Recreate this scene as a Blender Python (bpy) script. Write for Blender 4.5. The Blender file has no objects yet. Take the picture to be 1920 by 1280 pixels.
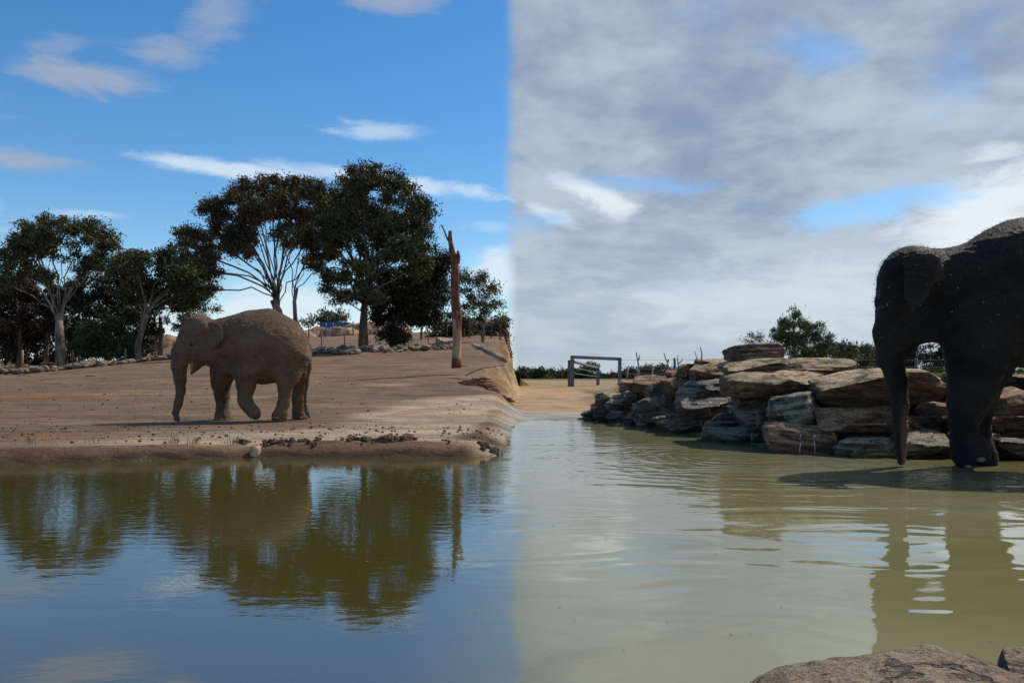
import bpy, bmesh, math, random
import numpy as np
from mathutils import Vector, noise as mnoise
random.seed(7); RNG = np.random.default_rng(7)
S = bpy.context.scene; COL = S.collection
R = math.radians
# ------------------------------------------------------------------ camera
F = 1500.0; H = 1.12; HZ = 700.0           # focal length and horizon in photo pixels (1920 wide), eye height over the water
cd = bpy.data.cameras.new('camera'); cam = bpy.data.objects.new('camera', cd); COL.objects.link(cam)
cam.location = (0, 0, H); cam.rotation_euler = (R(90), 0, 0)
cd.sensor_width = 36; cd.lens = 36 * F / 1920; cd.shift_y = (HZ - 640) / 1920; cd.clip_start = .05; cd.clip_end = 9000
S.camera = cam
SUN_EL, SUN_AZ = 50, 54
# ------------------------------------------------------------------ world
W = bpy.data.worlds.new('World'); S.world = W; W.use_nodes = True
nt = W.node_tree; nt.nodes.clear()
class NB:
    """small helper to write node maths"""
    def __init__(s, t): s.t = t
    def n(s, kind, **kw):
        x = s.t.nodes.new(kind)
        for k, v in kw.items(): setattr(x, k, v)
        return x
    def put(s, sock, v):
        if isinstance(v, bpy.types.NodeSocket): s.t.links.new(v, sock)
        else: sock.default_value = v
    def m(s, op, a, b=0.0, c=0.0, clamp=False):
        x = s.n('ShaderNodeMath', operation=op, use_clamp=clamp)
        s.put(x.inputs[0], a); s.put(x.inputs[1], b); s.put(x.inputs[2], c)
        return x.outputs[0]
    def step(s, v, a, b, lo=0.0, hi=1.0):
        x = s.n('ShaderNodeMapRange', interpolation_type='SMOOTHSTEP')
        s.put(x.inputs[0], v); s.put(x.inputs[1], a); s.put(x.inputs[2], b); s.put(x.inputs[3], lo); s.put(x.inputs[4], hi)
        return x.outputs[0]
    def mix(s, f, a, b, mode='MIX'):
        x = s.n('ShaderNodeMix', data_type='RGBA', blend_type=mode)
        s.put(x.inputs[0], f); s.put(x.inputs[6], a); s.put(x.inputs[7], b)
        return x.outputs[2]
    def noise(s, vec, scale, detail=4, rough=.55, dist=0.0):
        x = s.n('ShaderNodeTexNoise'); s.put(x.inputs['Vector'], vec)
        x.inputs['Scale'].default_value = scale; x.inputs['Detail'].default_value = detail
        x.inputs['Roughness'].default_value = rough; x.inputs['Distortion'].default_value = dist
        return x.outputs[0]
    def comb(s, x, y, z):
        c = s.n('ShaderNodeCombineXYZ'); s.put(c.inputs[0], x); s.put(c.inputs[1], y); s.put(c.inputs[2], z); return c.outputs[0]
    def sep(s, v):
        c = s.n('ShaderNodeSeparateXYZ'); s.put(c.inputs[0], v); return c.outputs
B = NB(nt)
sky = B.n('ShaderNodeTexSky', sky_type='NISHITA', sun_disc=False, sun_elevation=R(SUN_EL), sun_rotation=R(SUN_AZ))
sky.air_density = 1.0; sky.dust_density = .15; sky.ozone_density = 2.5
hs = B.n('ShaderNodeHueSaturation'); hs.inputs['Saturation'].default_value = 1.32; hs.inputs['Value'].default_value = 1.16
nt.links.new(sky.outputs[0], hs.inputs['Color'])
tc = B.n('ShaderNodeTexCoord'); D = tc.outputs['Generated']
dx, dy, dz = B.sep(D)
az = B.m('ARCTAN2', dx, dy); el = B.m('ARCSINE', dz)
zz = B.m('ADD', B.m('MAXIMUM', dz, 0.0), .22)
pl = B.comb(B.m('DIVIDE', dx, zz), B.m('DIVIDE', dy, zz), 0.0)          # the cloud deck as a layer overhead
n_big = B.noise(pl, 1.3, 5, .5, .2); n_mid = B.noise(pl, 3.6, 8, .58, .15)
wv = B.comb(B.m('MULTIPLY', az, 5.0), B.m('MULTIPLY', el, 16.0), 0.0)
n_edge = B.noise(wv, 2.4, 9, .66, .6)
n_soft = B.noise(B.comb(B.m('MULTIPLY', az, 3.0), B.m('MULTIPLY', el, 7.0), 3.0), 2.0, 5, .5)
def A(px): return math.atan2((px - 960) / F, 1)
def E(px, py): return math.atan2((HZ - py) / F, math.hypot(1, (px - 960) / F))
def blob(px, py, rx, ry, tilt=0.0, edge=1.0):
    a0, e0 = A(px), E(px, py); sx = rx / F * .85; sy = ry / F * .9
    ua = B.m('SUBTRACT', az, a0); ue = B.m('SUBTRACT', el, e0)
    c, s_ = math.cos(tilt), math.sin(tilt)
    p = B.m('DIVIDE', B.m('ADD', B.m('MULTIPLY', ua, c), B.m('MULTIPLY', ue, s_)), sx)
    q = B.m('DIVIDE', B.m('SUBTRACT', B.m('MULTIPLY', ue, c), B.m('MULTIPLY', ua, s_)), sy)
    r = B.m('SQRT', B.m('ADD', B.m('MULTIPLY', p, p), B.m('MULTIPLY', q, q)))
    r = B.m('ADD', r, B.m('MULTIPLY', B.m('SUBTRACT', n_edge, .5), 2.6 * edge))
    return B.step(r, 1.25, .25)
def total(lst):
    o = None
    for px, py, rx, ry, t, k, e in lst:
        b = B.m('MULTIPLY', blob(px, py, rx, ry, t, e), k); o = b if o is None else B.m('MAXIMUM', o, b)
    return o
white_cl = total([(420, 318, 190, 17, -.06, .75, .8), (730, 340, 230, 20, -.10, .7, .9), (700, 243, 110, 20, 0, .5, 1.1), (520, 575, 160, 50, 0, .85, .8),
                  (940, 520, 90, 60, 0, .85, .8), (160, 402, 90, 9, 0, .35, 1), (920, 425, 60, 14, 0, .3, 1), (-250, 380, 200, 30, 0, .6, 1), (430, 640, 760, 75, 0, .8, .5)])
grey_cl = total([(150, 140, 130, 34, .0, .8, .9), (300, 100, 85, 26, .1, .65, .9), (45, 302, 95, 22, 0, .75, .8), (410, 25, 75, 48, .5, .55, 1),
                 (735, 2, 110, 26, 0, .7, .8), (110, 88, 60, 20, .3, .4, 1), (-300, 150, 200, 60, 0, .8, 1)])
holes = total([(1530, 90, 95, 48, -.3, .55, 1.0), (1640, 388, 190, 34, .1, .8, 1.1), (1200, 345, 170, 20, -.1, .6, 1.0), (1000, 415, 90, 26, 0, .55, 1), (1800, 130, 60, 90, -.6, .3, 1.2), (1320, 20, 60, 40, 0, .2, 1)])
bright = total([(1110, 362, 90, 26, -.4, .9, 1.2), (1020, 398, 90, 20, -.4, .7, 1.2), (1850, 400, 190, 90, .4, 1.0, .7), (1880, 285, 60, 22, 0, .6, 1), (1500, 560, 420, 90, 0, .45, .8)])
azn = B.m('ADD', az, B.m('MULTIPLY', B.m('SUBTRACT', n_soft, .5), .02))
front = B.m('MULTIPLY', B.step(azn, -.014, .010), B.step(az, 3.1, 2.3))   # the cloud deck's edge, and its far end behind the viewer
deck = B.m('MULTIPLY', front, B.m('SUBTRACT', B.step(B.m('ADD', n_big, B.m('MULTIPLY', n_mid, .35)), .42, .62, .84, .99), holes))
deck = B.m('MAXIMUM', deck, 0.0)
blue = hs.outputs[0]
c1 = B.mix(white_cl, blue, (6.4, 7.3, 8.0, 1)); c1 = B.mix(grey_cl, c1, (3.3, 3.75, 4.6, 1))
tone = B.m('ADD', B.m('MULTIPLY', n_mid, .5), B.m('MULTIPLY', n_big, .5))
dcol = B.mix(B.step(tone, .38, .60), (2.25, 2.85, 4.1, 1), (4.2, 4.9, 5.7, 1))
dcol = B.mix(B.step(el, .24, .03, 0.0, .6), dcol, (4.6, 5.35, 5.9, 1))
dcol = B.mix(bright, dcol, (6.9, 7.5, 8.0, 1))
c2 = B.mix(deck, c1, dcol)
bg = B.n('ShaderNodeBackground'); nt.links.new(c2, bg.inputs[0]); bg.inputs[1].default_value = .1
wo = B.n('ShaderNodeOutputWorld'); nt.links.new(bg.outputs[0], wo.inputs[0])
# ------------------------------------------------------------------ sun, exposure
sd = bpy.data.lights.new('sun', 'SUN'); sd.energy = 3.1; sd.angle = R(.6); sd.color = (1, .94, .85)
so = bpy.data.objects.new('sun', sd); COL.objects.link(so)
sv = Vector((math.sin(R(SUN_AZ)) * math.cos(R(SUN_EL)), math.cos(R(SUN_AZ)) * math.cos(R(SUN_EL)), math.sin(R(SUN_EL))))
so.rotation_euler = sv.to_track_quat('Z', 'Y').to_euler(); so.location = sv * 60
vs = S.view_settings; vs.view_transform = 'Standard'; vs.look = 'None'; vs.exposure = .22; vs.gamma = 1; vs.use_curve_mapping = False
S.cycles.use_denoising = True; S.cycles.max_bounces = 4; S.cycles.transparent_max_bounces = 8

# ------------------------------------------------------------------ helpers
def P(px, py, Y): return Vector(((px - 960) / F * Y, Y, H - (py - HZ) / F * Y))
def link(name, me, mat=None, parent=None, loc=None, rotz=0.0):
    o = bpy.data.objects.new(name, me); COL.objects.link(o)
    if me is not None and mat is not None and not me.materials: me.materials.append(mat)
    if parent is not None: o.parent = parent
    if loc is not None: o.location = loc
    o.rotation_euler[2] = rotz
    return o
def tag(o, label=None, cat=None, group=None, kind=None):
    if label: o['label'] = label
    if cat: o['category'] = cat
    if group: o['group'] = group
    if kind: o['kind'] = kind
    return o
def mesh(name, V, Fc, smooth=False):
    me = bpy.data.meshes.new(name)
    V = np.asarray(V, dtype=np.float32)
    if isinstance(Fc, np.ndarray):
        k = Fc.shape[1]; nf = len(Fc)
        me.vertices.add(len(V)); me.vertices.foreach_set('co', V.ravel())
        me.loops.add(nf * k); me.loops.foreach_set('vertex_index', Fc.astype(np.int32).ravel())
        me.polygons.add(nf); me.polygons.foreach_set('loop_start', np.arange(0, nf * k, k, dtype=np.int32))
        me.update(calc_edges=True)
    else:
        me.from_pydata([tuple(v) for v in V], [], Fc); me.update()
    if smooth: me.polygons.foreach_set('use_smooth', np.ones(len(me.polygons), dtype=bool))
    return me
class MB:
    def __init__(s): s.v = []; s.f = []
    def add(s, V, Fs):
        k = len(s.v); s.v += [tuple(p) for p in V]; s.f += [tuple(i + k for i in f) for f in Fs]
    def box(s, c, sz, rz=0.0):
        c = Vector(c); x, y, z = sz[0] / 2, sz[1] / 2, sz[2] / 2; cs, sn = math.cos(rz), math.sin(rz)
        V = []
        for a in (-x, x):
            for b in (-y, y):
                for d in (-z, z): V.append((c.x + a * cs - b * sn, c.y + a * sn + b * cs, c.z + d))
        s.add(V, [(0, 1, 3, 2), (4, 6, 7, 5), (0, 4, 5, 1), (2, 3, 7, 6), (0, 2, 6, 4), (1, 5, 7, 3)])
    def tube(s, pts, rad, n=7, cap=True, wob=0.0):
        pts = [Vector(p) for p in pts]; k0 = len(s.v); N = len(pts)
        ref = Vector((.31, .9, .2))
        for i, p in enumerate(pts):
            d = (pts[min(i + 1, N - 1)] - pts[max(i - 1, 0)]).normalized()
            a = d.cross(ref)
            if a.length < 1e-3: a = d.cross(Vector((1, 0, 0)))
            a.normalize(); b = d.cross(a)
            for j in range(n):
                t = 2 * math.pi * j / n; r = rad[i] * (1 + (random.uniform(-wob, wob) if wob else 0))
                s.v.append(tuple(p + (a * math.cos(t) + b * math.sin(t)) * r))
        for i in range(N - 1):
            for j in range(n):
                q = (j + 1) % n
                s.f.append((k0 + i * n + j, k0 + i * n + q, k0 + (i + 1) * n + q, k0 + (i + 1) * n + j))
        if cap:
            s.f.append(tuple(k0 + j for j in range(n))[::-1]); s.f.append(tuple(k0 + (N - 1) * n + j for j in range(n)))
    def build(s, name, mat, parent=None, smooth=False, loc=None):
        o = link(name, mesh(name, s.v, s.f, smooth), mat, parent)
        if loc is not None: o.location = loc
        return o
def empty(name, loc, label, cat, group=None):
    o = bpy.data.objects.new(name, None); COL.objects.link(o); o.location = loc; o.empty_display_size = .2
    return tag(o, label, cat, group)
# ------------------------------------------------------------------ materials
def material(name, fn):
    m = bpy.data.materials.new(name); m.use_nodes = True; t = m.node_tree
    b = NB(t); bsdf = t.nodes['Principled BSDF']; fn(b, bsdf); return m
def bump(b, bsdf, h, dist, strength=1.0, normal=None):
    x = b.n('ShaderNodeBump'); x.inputs['Strength'].default_value = strength; x.inputs['Distance'].default_value = dist
    b.put(x.inputs['Height'], h)
    if normal is not None: b.put(x.inputs['Normal'], normal)
    b.put(bsdf.inputs['Normal'], x.outputs[0]); return x.outputs[0]
def simple(name, c1, c2, scale=4.0, rough=.85, bd=.01, stretch=(1, 1, 1), spec=.3, detail=6, contrast=(.35, .65)):
    def fn(b, s):
        p = b.n('ShaderNodeTexCoord').outputs['Object']
        mp = b.n('ShaderNodeMapping'); mp.inputs['Scale'].default_value = stretch; b.put(mp.inputs[0], p)
        n = b.noise(mp.outputs[0], scale, detail, .6)
        b.put(s.inputs['Base Color'], b.mix(b.step(n, *contrast), (*c1, 1), (*c2, 1)))
        s.inputs['Roughness'].default_value = rough; s.inputs['Specular IOR Level'].default_value = spec
        if bd: bump(b, s, b.noise(mp.outputs[0], scale * 2.5, 8, .65), bd)
    return material(name, fn)
def rock_mat(name, top, side, dark, rough=.8, lichen=0.0, wet=0.0):
    def fn(b, s):
        p = b.n('ShaderNodeTexCoord').outputs['Object']
        oi = b.n('ShaderNodeObjectInfo').outputs['Random']
        off = b.n('ShaderNodeVectorMath', operation='ADD'); b.put(off.inputs[0], p); b.put(off.inputs[1], b.comb(b.m('MULTIPLY', oi, 37.0), 0.0, b.m('MULTIPLY', oi, 11.0)))
        q = off.outputs[0]
        mp = b.n('ShaderNodeMapping'); mp.inputs['Scale'].default_value = (1, 1, 4.5); b.put(mp.inputs[0], q)
        n1 = b.noise(q, 2.2, 8, .65, .4); n2 = b.noise(mp.outputs[0], 3.0, 8, .65, .3); n3 = b.noise(q, 22, 6, .7)
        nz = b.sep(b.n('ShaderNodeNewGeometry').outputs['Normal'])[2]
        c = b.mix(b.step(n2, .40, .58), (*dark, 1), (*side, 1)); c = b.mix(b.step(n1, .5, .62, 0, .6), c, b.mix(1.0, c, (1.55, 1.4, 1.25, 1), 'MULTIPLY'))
        c = b.mix(b.m('MULTIPLY', b.step(nz, .2, .65), b.step(n1, .3, .55)), c, (*top, 1))      # tan upper faces, lightened to paint in the sun on the tops
        c = b.mix(b.m('MULTIPLY', b.step(n3, .5, .62), .6), c, b.mix(.6, c, (.03, .026, .022, 1)))
        mq = b.n('ShaderNodeMapping'); mq.inputs['Scale'].default_value = (.7, .7, 5); b.put(mq.inputs[0], q); n5 = b.noise(mq.outputs[0], 2.6, 7, .6, .6)
        crk = b.step(b.m('ABSOLUTE', b.m('SUBTRACT', n5, .5)), 0.0, .022)      # bedding cracks
        c = b.mix(crk, b.mix(.75, c, (.015, .013, .011, 1)), c)
        if lichen: c = b.mix(b.m('MULTIPLY', b.step(b.noise(q, 7, 8, .75), .52, .6), lichen), c, (.38, .35, .23, 1))
        c = b.mix(b.m('MULTIPLY', b.step(oi, 0, 1), .35), c, b.mix(1.0, c, (.75, .62, .55, 1), 'MULTIPLY'))
        if wet:      # coarse crystalline speckle of the granite-like near stones
            sp = b.noise(q, 75, 4, .7); c = b.mix(b.step(sp, .52, .60, 0, .7), c, b.mix(.6, c, (.03, .025, .022, 1))); c = b.mix(b.step(sp, .46, .38, 0, .6), c, b.mix(.6, c, (.5, .46, .40, 1)))
        b.put(s.inputs['Base Color'], c); s.inputs['Roughness'].default_value = rough
        s.inputs['Specular IOR Level'].default_value = .3
        h = b.m('ADD', b.m('MULTIPLY', n2, .7), b.m('ADD', b.m('MULTIPLY', n3, .22), b.m('ADD', b.m('MULTIPLY', n1, .5), b.m('MULTIPLY', crk, .25))))
        bump(b, s, h, .14)
    return material(name, fn)
M = {}
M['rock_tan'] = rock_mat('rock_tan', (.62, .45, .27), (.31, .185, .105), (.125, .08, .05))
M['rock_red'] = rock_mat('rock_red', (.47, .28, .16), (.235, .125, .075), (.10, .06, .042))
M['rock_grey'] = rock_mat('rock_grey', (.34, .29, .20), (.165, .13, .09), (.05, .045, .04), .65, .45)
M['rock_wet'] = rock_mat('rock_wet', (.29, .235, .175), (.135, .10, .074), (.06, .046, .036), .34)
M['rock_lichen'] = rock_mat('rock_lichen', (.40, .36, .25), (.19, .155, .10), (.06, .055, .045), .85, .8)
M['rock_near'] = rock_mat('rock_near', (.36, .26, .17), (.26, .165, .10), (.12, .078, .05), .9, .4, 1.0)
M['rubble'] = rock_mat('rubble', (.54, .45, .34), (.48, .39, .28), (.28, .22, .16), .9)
M['bark_pale'] = simple('bark_pale', (.10, .07, .05), (.34, .28, .22), 2.2, .9, .02, (1, 1, .35))
M['bark_brown'] = simple('bark_brown', (.07, .045, .033), (.20, .14, .10), 3, .95, .03, (1, 1, .3))
M['bark_red'] = simple('bark_red', (.12, .045, .028), (.26, .11, .07), 5, .95, .05, (1, 1, .6))
M['wood_tan'] = simple('wood_tan', (.28, .18, .10), (.48, .34, .20), 3, .85, .015, (2, 2, .3))
M['wood_grey'] = simple('wood_grey', (.16, .14, .12), (.32, .28, .24), 5, .9, .01, (2, 2, .4))
M['steel'] = simple('steel', (.09, .10, .11), (.14, .15, .16), 6, .5, 0)
M['wire'] = simple('wire', (.16, .17, .18), (.22, .23, .24), 6, .45, 0)
M['blue_paint'] = simple('blue_paint', (.02, .08, .27), (.035, .12, .36), 1.5, .5, 0)
M['red_dirt'] = simple('red_dirt', (.27, .145, .08), (.40, .24, .14), .7, .95, .15)
M['mud'] = simple('mud', (.10, .066, .045), (.19, .125, .085), 7, .9, .04)
M['hay'] = simple('hay', (.20, .12, .04), (.58, .40, .14), 40, .8, 0)
M['dry_grass'] = simple('dry_grass', (.28, .21, .11), (.40, .31, .17), 6, .9, 0)
M['grass'] = simple('grass', (.06, .10, .02), (.15, .20, .045), 3, .8, 0)
M['toenail'] = simple('toenail', (.12, .085, .055), (.22, .16, .105), 14, .6, .004)
M['eye'] = simple('eye', (.006, .004, .003), (.012, .008, .005), 9, .12, 0, spec=.6)
M['hair'] = simple('hair', (.016, .010, .007), (.05, .030, .020), 3, .95, 0, spec=.05)
def leaf_mat(name, a, c, scale=.7):
    def fn(b, s):
        p = b.n('ShaderNodeTexCoord').outputs['Object']
        n = b.noise(p, scale, 4, .6); n2 = b.noise(p, 9.0, 2, .5)
        col = b.mix(b.step(n, .35, .65), (*a, 1), (*c, 1)); col = b.mix(b.step(n2, .3, .7, 0, .5), col, b.mix(1.0, col, (.55, .6, .5, 1), 'MULTIPLY'))
        b.put(s.inputs['Base Color'], col); s.inputs['Roughness'].default_value = .6; s.inputs['Specular IOR Level'].default_value = .25
    return material(name, fn)
M['gum'] = leaf_mat('gum', (.045, .055, .022), (.135, .130, .050))
M['gum_brown'] = leaf_mat('gum_brown', (.065, .055, .026), (.18, .120, .055))
M['gum_dark'] = leaf_mat('gum_dark', (.022, .027, .014), (.055, .058, .026))
M['brown_leaf'] = leaf_mat('brown_leaf', (.035, .026, .018), (.07, .05, .032))
M['shrub'] = leaf_mat('shrub', (.04, .068, .024), (.085, .125, .042))
M['pine'] = leaf_mat('pine', (.045, .075, .025), (.10, .15, .048))
M['grey_leaf'] = leaf_mat('grey_leaf', (.07, .075, .055), (.12, .12, .085))
M['scrub'] = leaf_mat('scrub', (.065, .078, .034), (.16, .155, .07))
def water_fn(b, s):
    p = b.n('ShaderNodeNewGeometry').outputs['Position']; x, y, z = b.sep(p)
    side = b.step(x, -.6, .6)
    silt = b.noise(p, .35, 4, .5)
    c = b.mix(side, (.065, .054, .012, 1), b.mix(b.step(silt, .35, .65), (.21, .185, .075, 1), (.26, .24, .125, 1)))
    b.put(s.inputs['Base Color'], c); s.inputs['Roughness'].default_value = .025; b.put(s.inputs['IOR'], b.step(x, -.6, .6, 3.0, 2.25))
    # wind ripples over open water, fading into calm water close to the near bank
    st = b.n('ShaderNodeMapping'); st.inputs['Scale'].default_value = (.45, 1, 1); b.put(st.inputs[0], p)
    fine = b.noise(st.outputs[0], 11, 3, .55, .4); mid = b.noise(st.outputs[0], 2.8, 3, .5, .6)
    calm = b.step(y, 2.5, 9.0, .25, 1.0)
    left = b.m('ADD', b.m('MULTIPLY', b.m('MULTIPLY', fine, .0024), calm), b.m('MULTIPLY', mid, .0007))
    # rings running out from where the little waterfall drops in
    X0, Y0 = 3.0, 10.6
    rx = b.m('SUBTRACT', x, X0); ry = b.m('SUBTRACT', y, Y0)
    r = b.m('SQRT', b.m('ADD', b.m('MULTIPLY', rx, rx), b.m('MULTIPLY', ry, ry)))
    rr = b.m('ADD', r, b.m('MULTIPLY', b.noise(p, 1.4, 4, .55), .9))
    ring = b.m('MULTIPLY', b.m('SINE', b.m('MULTIPLY', rr, 21.0)), b.m('MULTIPLY', b.step(r, 5.0, .5), .0045))
    ring = b.m('MULTIPLY', ring, b.step(b.noise(p, 1.3, 3, .5), .38, .62, .1, 1.0))
    slow = b.noise(st.outputs[0], 1.5, 2, .4, 1.0)
    right = b.m('ADD', b.m('ADD', ring, b.m('MULTIPLY', slow, .020)), b.m('MULTIPLY', b.m('MULTIPLY', fine, .0040), b.step(y, 4.5, 10.0, .1, 1.0)))
    h = b.m('ADD', b.m('MULTIPLY', left, b.m('SUBTRACT', 1.0, side)), b.m('MULTIPLY', right, side))
    bump(b, s, h, 1.0)
M['water'] = material('water', water_fn)
def ground_fn(b, s):
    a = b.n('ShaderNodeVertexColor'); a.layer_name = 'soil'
    p = b.n('ShaderNodeNewGeometry').outputs['Position']
    st = b.n('ShaderNodeMapping'); st.inputs['Scale'].default_value = (.4, 1, 1); b.put(st.inputs[0], p)
    n1 = b.noise(st.outputs[0], 1.3, 8, .65); n2 = b.noise(p, 14, 6, .7); n3 = b.noise(st.outputs[0], .35, 5, .6)
    s2 = b.n('ShaderNodeMapping'); s2.inputs['Scale'].default_value = (.3, 1, 1); b.put(s2.inputs[0], p)
    n4 = b.noise(s2.outputs[0], 4.5, 8, .7, .5)
    c = b.mix(b.step(n1, .40, .62, 0, .7), a.outputs[0], b.mix(1.0, a.outputs[0], (.55, .53, .52, 1), 'MULTIPLY'))
    c = b.mix(b.step(n3, .45, .62, 0, .6), c, b.mix(1.0, c, (1.45, 1.28, 1.1, 1), 'MULTIPLY'))
    c = b.mix(b.step(n4, .50, .62, 0, .6), c, b.mix(1.0, c, (.5, .48, .46, 1), 'MULTIPLY'))
    c = b.mix(b.step(n4, .46, .36, 0, .5), c, b.mix(1.0, c, (1.4, 1.34, 1.25, 1), 'MULTIPLY'))
    c = b.mix(b.step(n2, .52, .64, 0, .6), c, b.mix(1.0, c, (.5, .48, .46, 1), 'MULTIPLY'))
    b.put(s.inputs['Base Color'], c); s.inputs['Roughness'].default_value = .95; s.inputs['Specular IOR Level'].default_value = .15
    bump(b, s, b.m('ADD', b.m('ADD', b.m('MULTIPLY', n1, .6), b.m('MULTIPLY', n4, .5)), b.m('MULTIPLY', n2, .35)), .22)
M['ground'] = material('ground', ground_fn)
def skin(name, c1, c2, rough, bd, wet=False, dust=(.15, .10, .07), earc=(.3, .2, .14)):
    def fn(b, s):
        p = b.n('ShaderNodeTexCoord').outputs['Object']
        n1 = b.noise(p, 2.0, 6, .6); n2 = b.noise(p, 11, 6, .65)
        c = b.mix(b.step(n1, .35, .65), (*c1, 1), (*c2, 1)); c = b.mix(b.step(n2, .4, .7, 0, .35), c, b.mix(1.0, c, (.6, .58, .56, 1), 'MULTIPLY'))
        a = b.n('ShaderNodeVertexColor'); a.layer_name = 'tint'; tr, tg, tb = b.sep(a.outputs[0])
        c = b.mix(tr, c, (.62, .28, .155, 1)); c = b.mix(tg, c, (*dust, 1)); c = b.mix(tb, c, (*earc, 1))
        b.put(s.inputs['Base Color'], c)
        b.put(s.inputs['Roughness'], b.step(n2, .3, .7, rough - .1, rough + .12)); s.inputs['Specular IOR Level'].default_value = .2 if wet else .2
        mp = b.n('ShaderNodeMapping'); mp.inputs['Scale'].default_value = (1, 1, 2.6); mp.inputs['Rotation'].default_value = (0, .35, 0); b.put(mp.inputs[0], p)
        w1 = b.noise(mp.outputs[0], 15, 6, .6, 1.2); v = b.n('ShaderNodeTexVoronoi', feature='DISTANCE_TO_EDGE'); b.put(v.inputs['Vector'], mp.outputs[0]); v.inputs['Scale'].default_value = 22
        cr = b.step(v.outputs[0], 0.0, .12)
        px_, py_, pz_ = b.sep(p)
        rib = b.m('MULTIPLY', b.m('SINE', b.m('MULTIPLY', pz_, 120.0)), b.m('MULTIPLY', tr, .5))
        bump(b, s, b.m('ADD', b.m('ADD', w1, b.m('MULTIPLY', cr, .35)), rib), bd)
    return material(name, fn)
M['skin_dry'] = skin('skin_dry', (.20, .125, .076), (.305, .20, .128), .85, .05)
M['skin_wet'] = skin('skin_wet', (.022, .0175, .016), (.050, .039, .034), .6, .06, True, (.075, .042, .025), (.13, .088, .062))

# ------------------------------------------------------------------ terrain
def sstep(v, a, b): t = np.clip((v - a) / (b - a), 0, 1); return t * t * (3 - 2 * t)
_tab = RNG.random((256, 256))
def vnoise(x, y):
    xi = np.floor(x).astype(int); yi = np.floor(y).astype(int); fx = x - xi; fy = y - yi
    fx = fx * fx * (3 - 2 * fx); fy = fy * fy * (3 - 2 * fy)
    g = lambda i, j: _tab[i % 256, j % 256]
    return (g(xi, yi) * (1 - fx) + g(xi + 1, yi) * fx) * (1 - fy) + (g(xi, yi + 1) * (1 - fx) + g(xi + 1, yi + 1) * fx) * fy - .5
def fbm(x, y, o=4):
    s = 0; a = 1
    for i in range(o): s = s + a * vnoise(x * 2 ** i + 17 * i, y * 2 ** i + 5 * i); a *= .5
    return s
SH = np.array([(-400, 4.0), (-60, 6.0), (-15, 9.0), (-6.2, 9.7), (-3.5, 10.65), (-.6, 10.7), (-.22, 10.9), (-.10, 12.0), (-.02, 15.0), (.10, 18.2), (.45, 19.2), (1.8, 19.3),
               (2.77, 17.3), (3.3, 15.0), (3.7, 12.9), (4.07, 11.4), (5.28, 10.8), (6.58, 10.6), (20, 10.2), (60, 6), (400, 3)], float)
def shore_d(X, Y):
    d = np.full(np.shape(X), 1e9)
    for (x0, y0), (x1, y1) in zip(SH[:-1], SH[1:]):
        ux, uy = x1 - x0, y1 - y0; t = np.clip(((X - x0) * ux + (Y - y0) * uy) / (ux * ux + uy * uy), 0, 1)
        d = np.minimum(d, np.hypot(X - x0 - t * ux, Y - y0 - t * uy))
    return np.where(Y > np.interp(X, SH[:, 0], SH[:, 1]), d, -d)
def terrain(X, Y):
    X = np.asarray(X, float); Y = np.asarray(Y, float)
    d = shore_d(X, Y); ang = X / np.maximum(Y, 5)
    n = fbm(X * .35, Y * .35); nf = fbm(X * 1.7 + 9, Y * 1.7, 4)
    d = d + np.where((X < .3) & (np.abs(d) < 1.2), .16 * fbm(X * 3.1, Y * 3.1 + 4, 3), 0)
    # left bank and the rise behind it
    z45 = np.interp(X, [-60, -28.8, -24, -19.8, -15, -10.8, -6, -3, -1.2], [1.0, 1.2, 1.35, 1.9, 2.15, 2.3, 2.38, 2.45, 2.4])
    t = np.clip((Y - 16.5) / 28.5, 0, None)
    zl = .15 - .02 * sstep(Y, 12, 16) + np.where(t < 1, (z45 - .13) * (t * .75 + .25 * t * t), 0)
    wl = sstep(ang, -.50, -.40)
    far = z45 - .13 + np.clip(Y - 45, 0, 60) * .03 * (1 - wl) + wl * (np.clip(Y - 45, 0, 35) * .08 + np.clip(Y - 80, 0, 60) * .057)
    zl = np.where(t >= 1, .13 + far, zl)
    zl = zl - np.clip(Y - 200, 0, 1e9) * .006
    zl = np.maximum(zl, -12)
    # sand flat beyond the rocks, then a shallow valley
    zr = .04 * sstep(d, .5, 4) + .02 + -.0215 * np.clip(Y - 68, 0, 160)
    wr = sstep(X + .9 * fbm(X * .5, Y * .5 + 3) + .3 * nf, -1.1, .1); wr = np.where(Y < 24, sstep(X + .25 * nf, -.6, .3), wr)
    z = zl * (1 - wr) + zr * wr
    # earth terrace held up by the boulders
    cap = 1.0 * sstep(X, 2.2, 4.2) * (1 - sstep(Y, 24, 40)) + .12 * sstep(X, 4.5, 6) * (1 - sstep(Y, 20, 34))
    ter = np.minimum(cap, np.maximum(0, (d - .75) * .9))
    z = np.where((X > 1.6) & (d > 0), np.maximum(z, ter), z)
    lip = np.exp(-((d - .32) / .22) ** 2) * (1 - sstep(X, -.3, .4))
    z = z + lip * (.03 + .07 * nf) + np.where(d > .5, .05 * n * sstep(Y, 12, 30) + .02 * nf, 0)
    edge = np.clip(d, 0, .45) / .45
    z = np.where(d > 0, z * edge ** .7 + .004, z)
    shelf = sstep(X, 3.2, 4.2) * sstep(Y, 7.0, 8.0)
    bed = np.maximum(-.7, d * .4 - .02); bed = np.where(shelf > 0, np.maximum(bed, -.7 + .60 * shelf), bed)
    z = np.where(d <= 0, bed, z)
    nb = 1 - sstep(Y, .3, 1.7); z = np.where(Y < 2.5, np.maximum(z, -.7 * (1 - nb) + .25 * nb), z)   # the bank the viewer stands on
    return z
def tz(x, y): return float(terrain(np.array([x]), np.array([y]))[0])
N = 560
ts = np.linspace(-1, 1, N)
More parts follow.
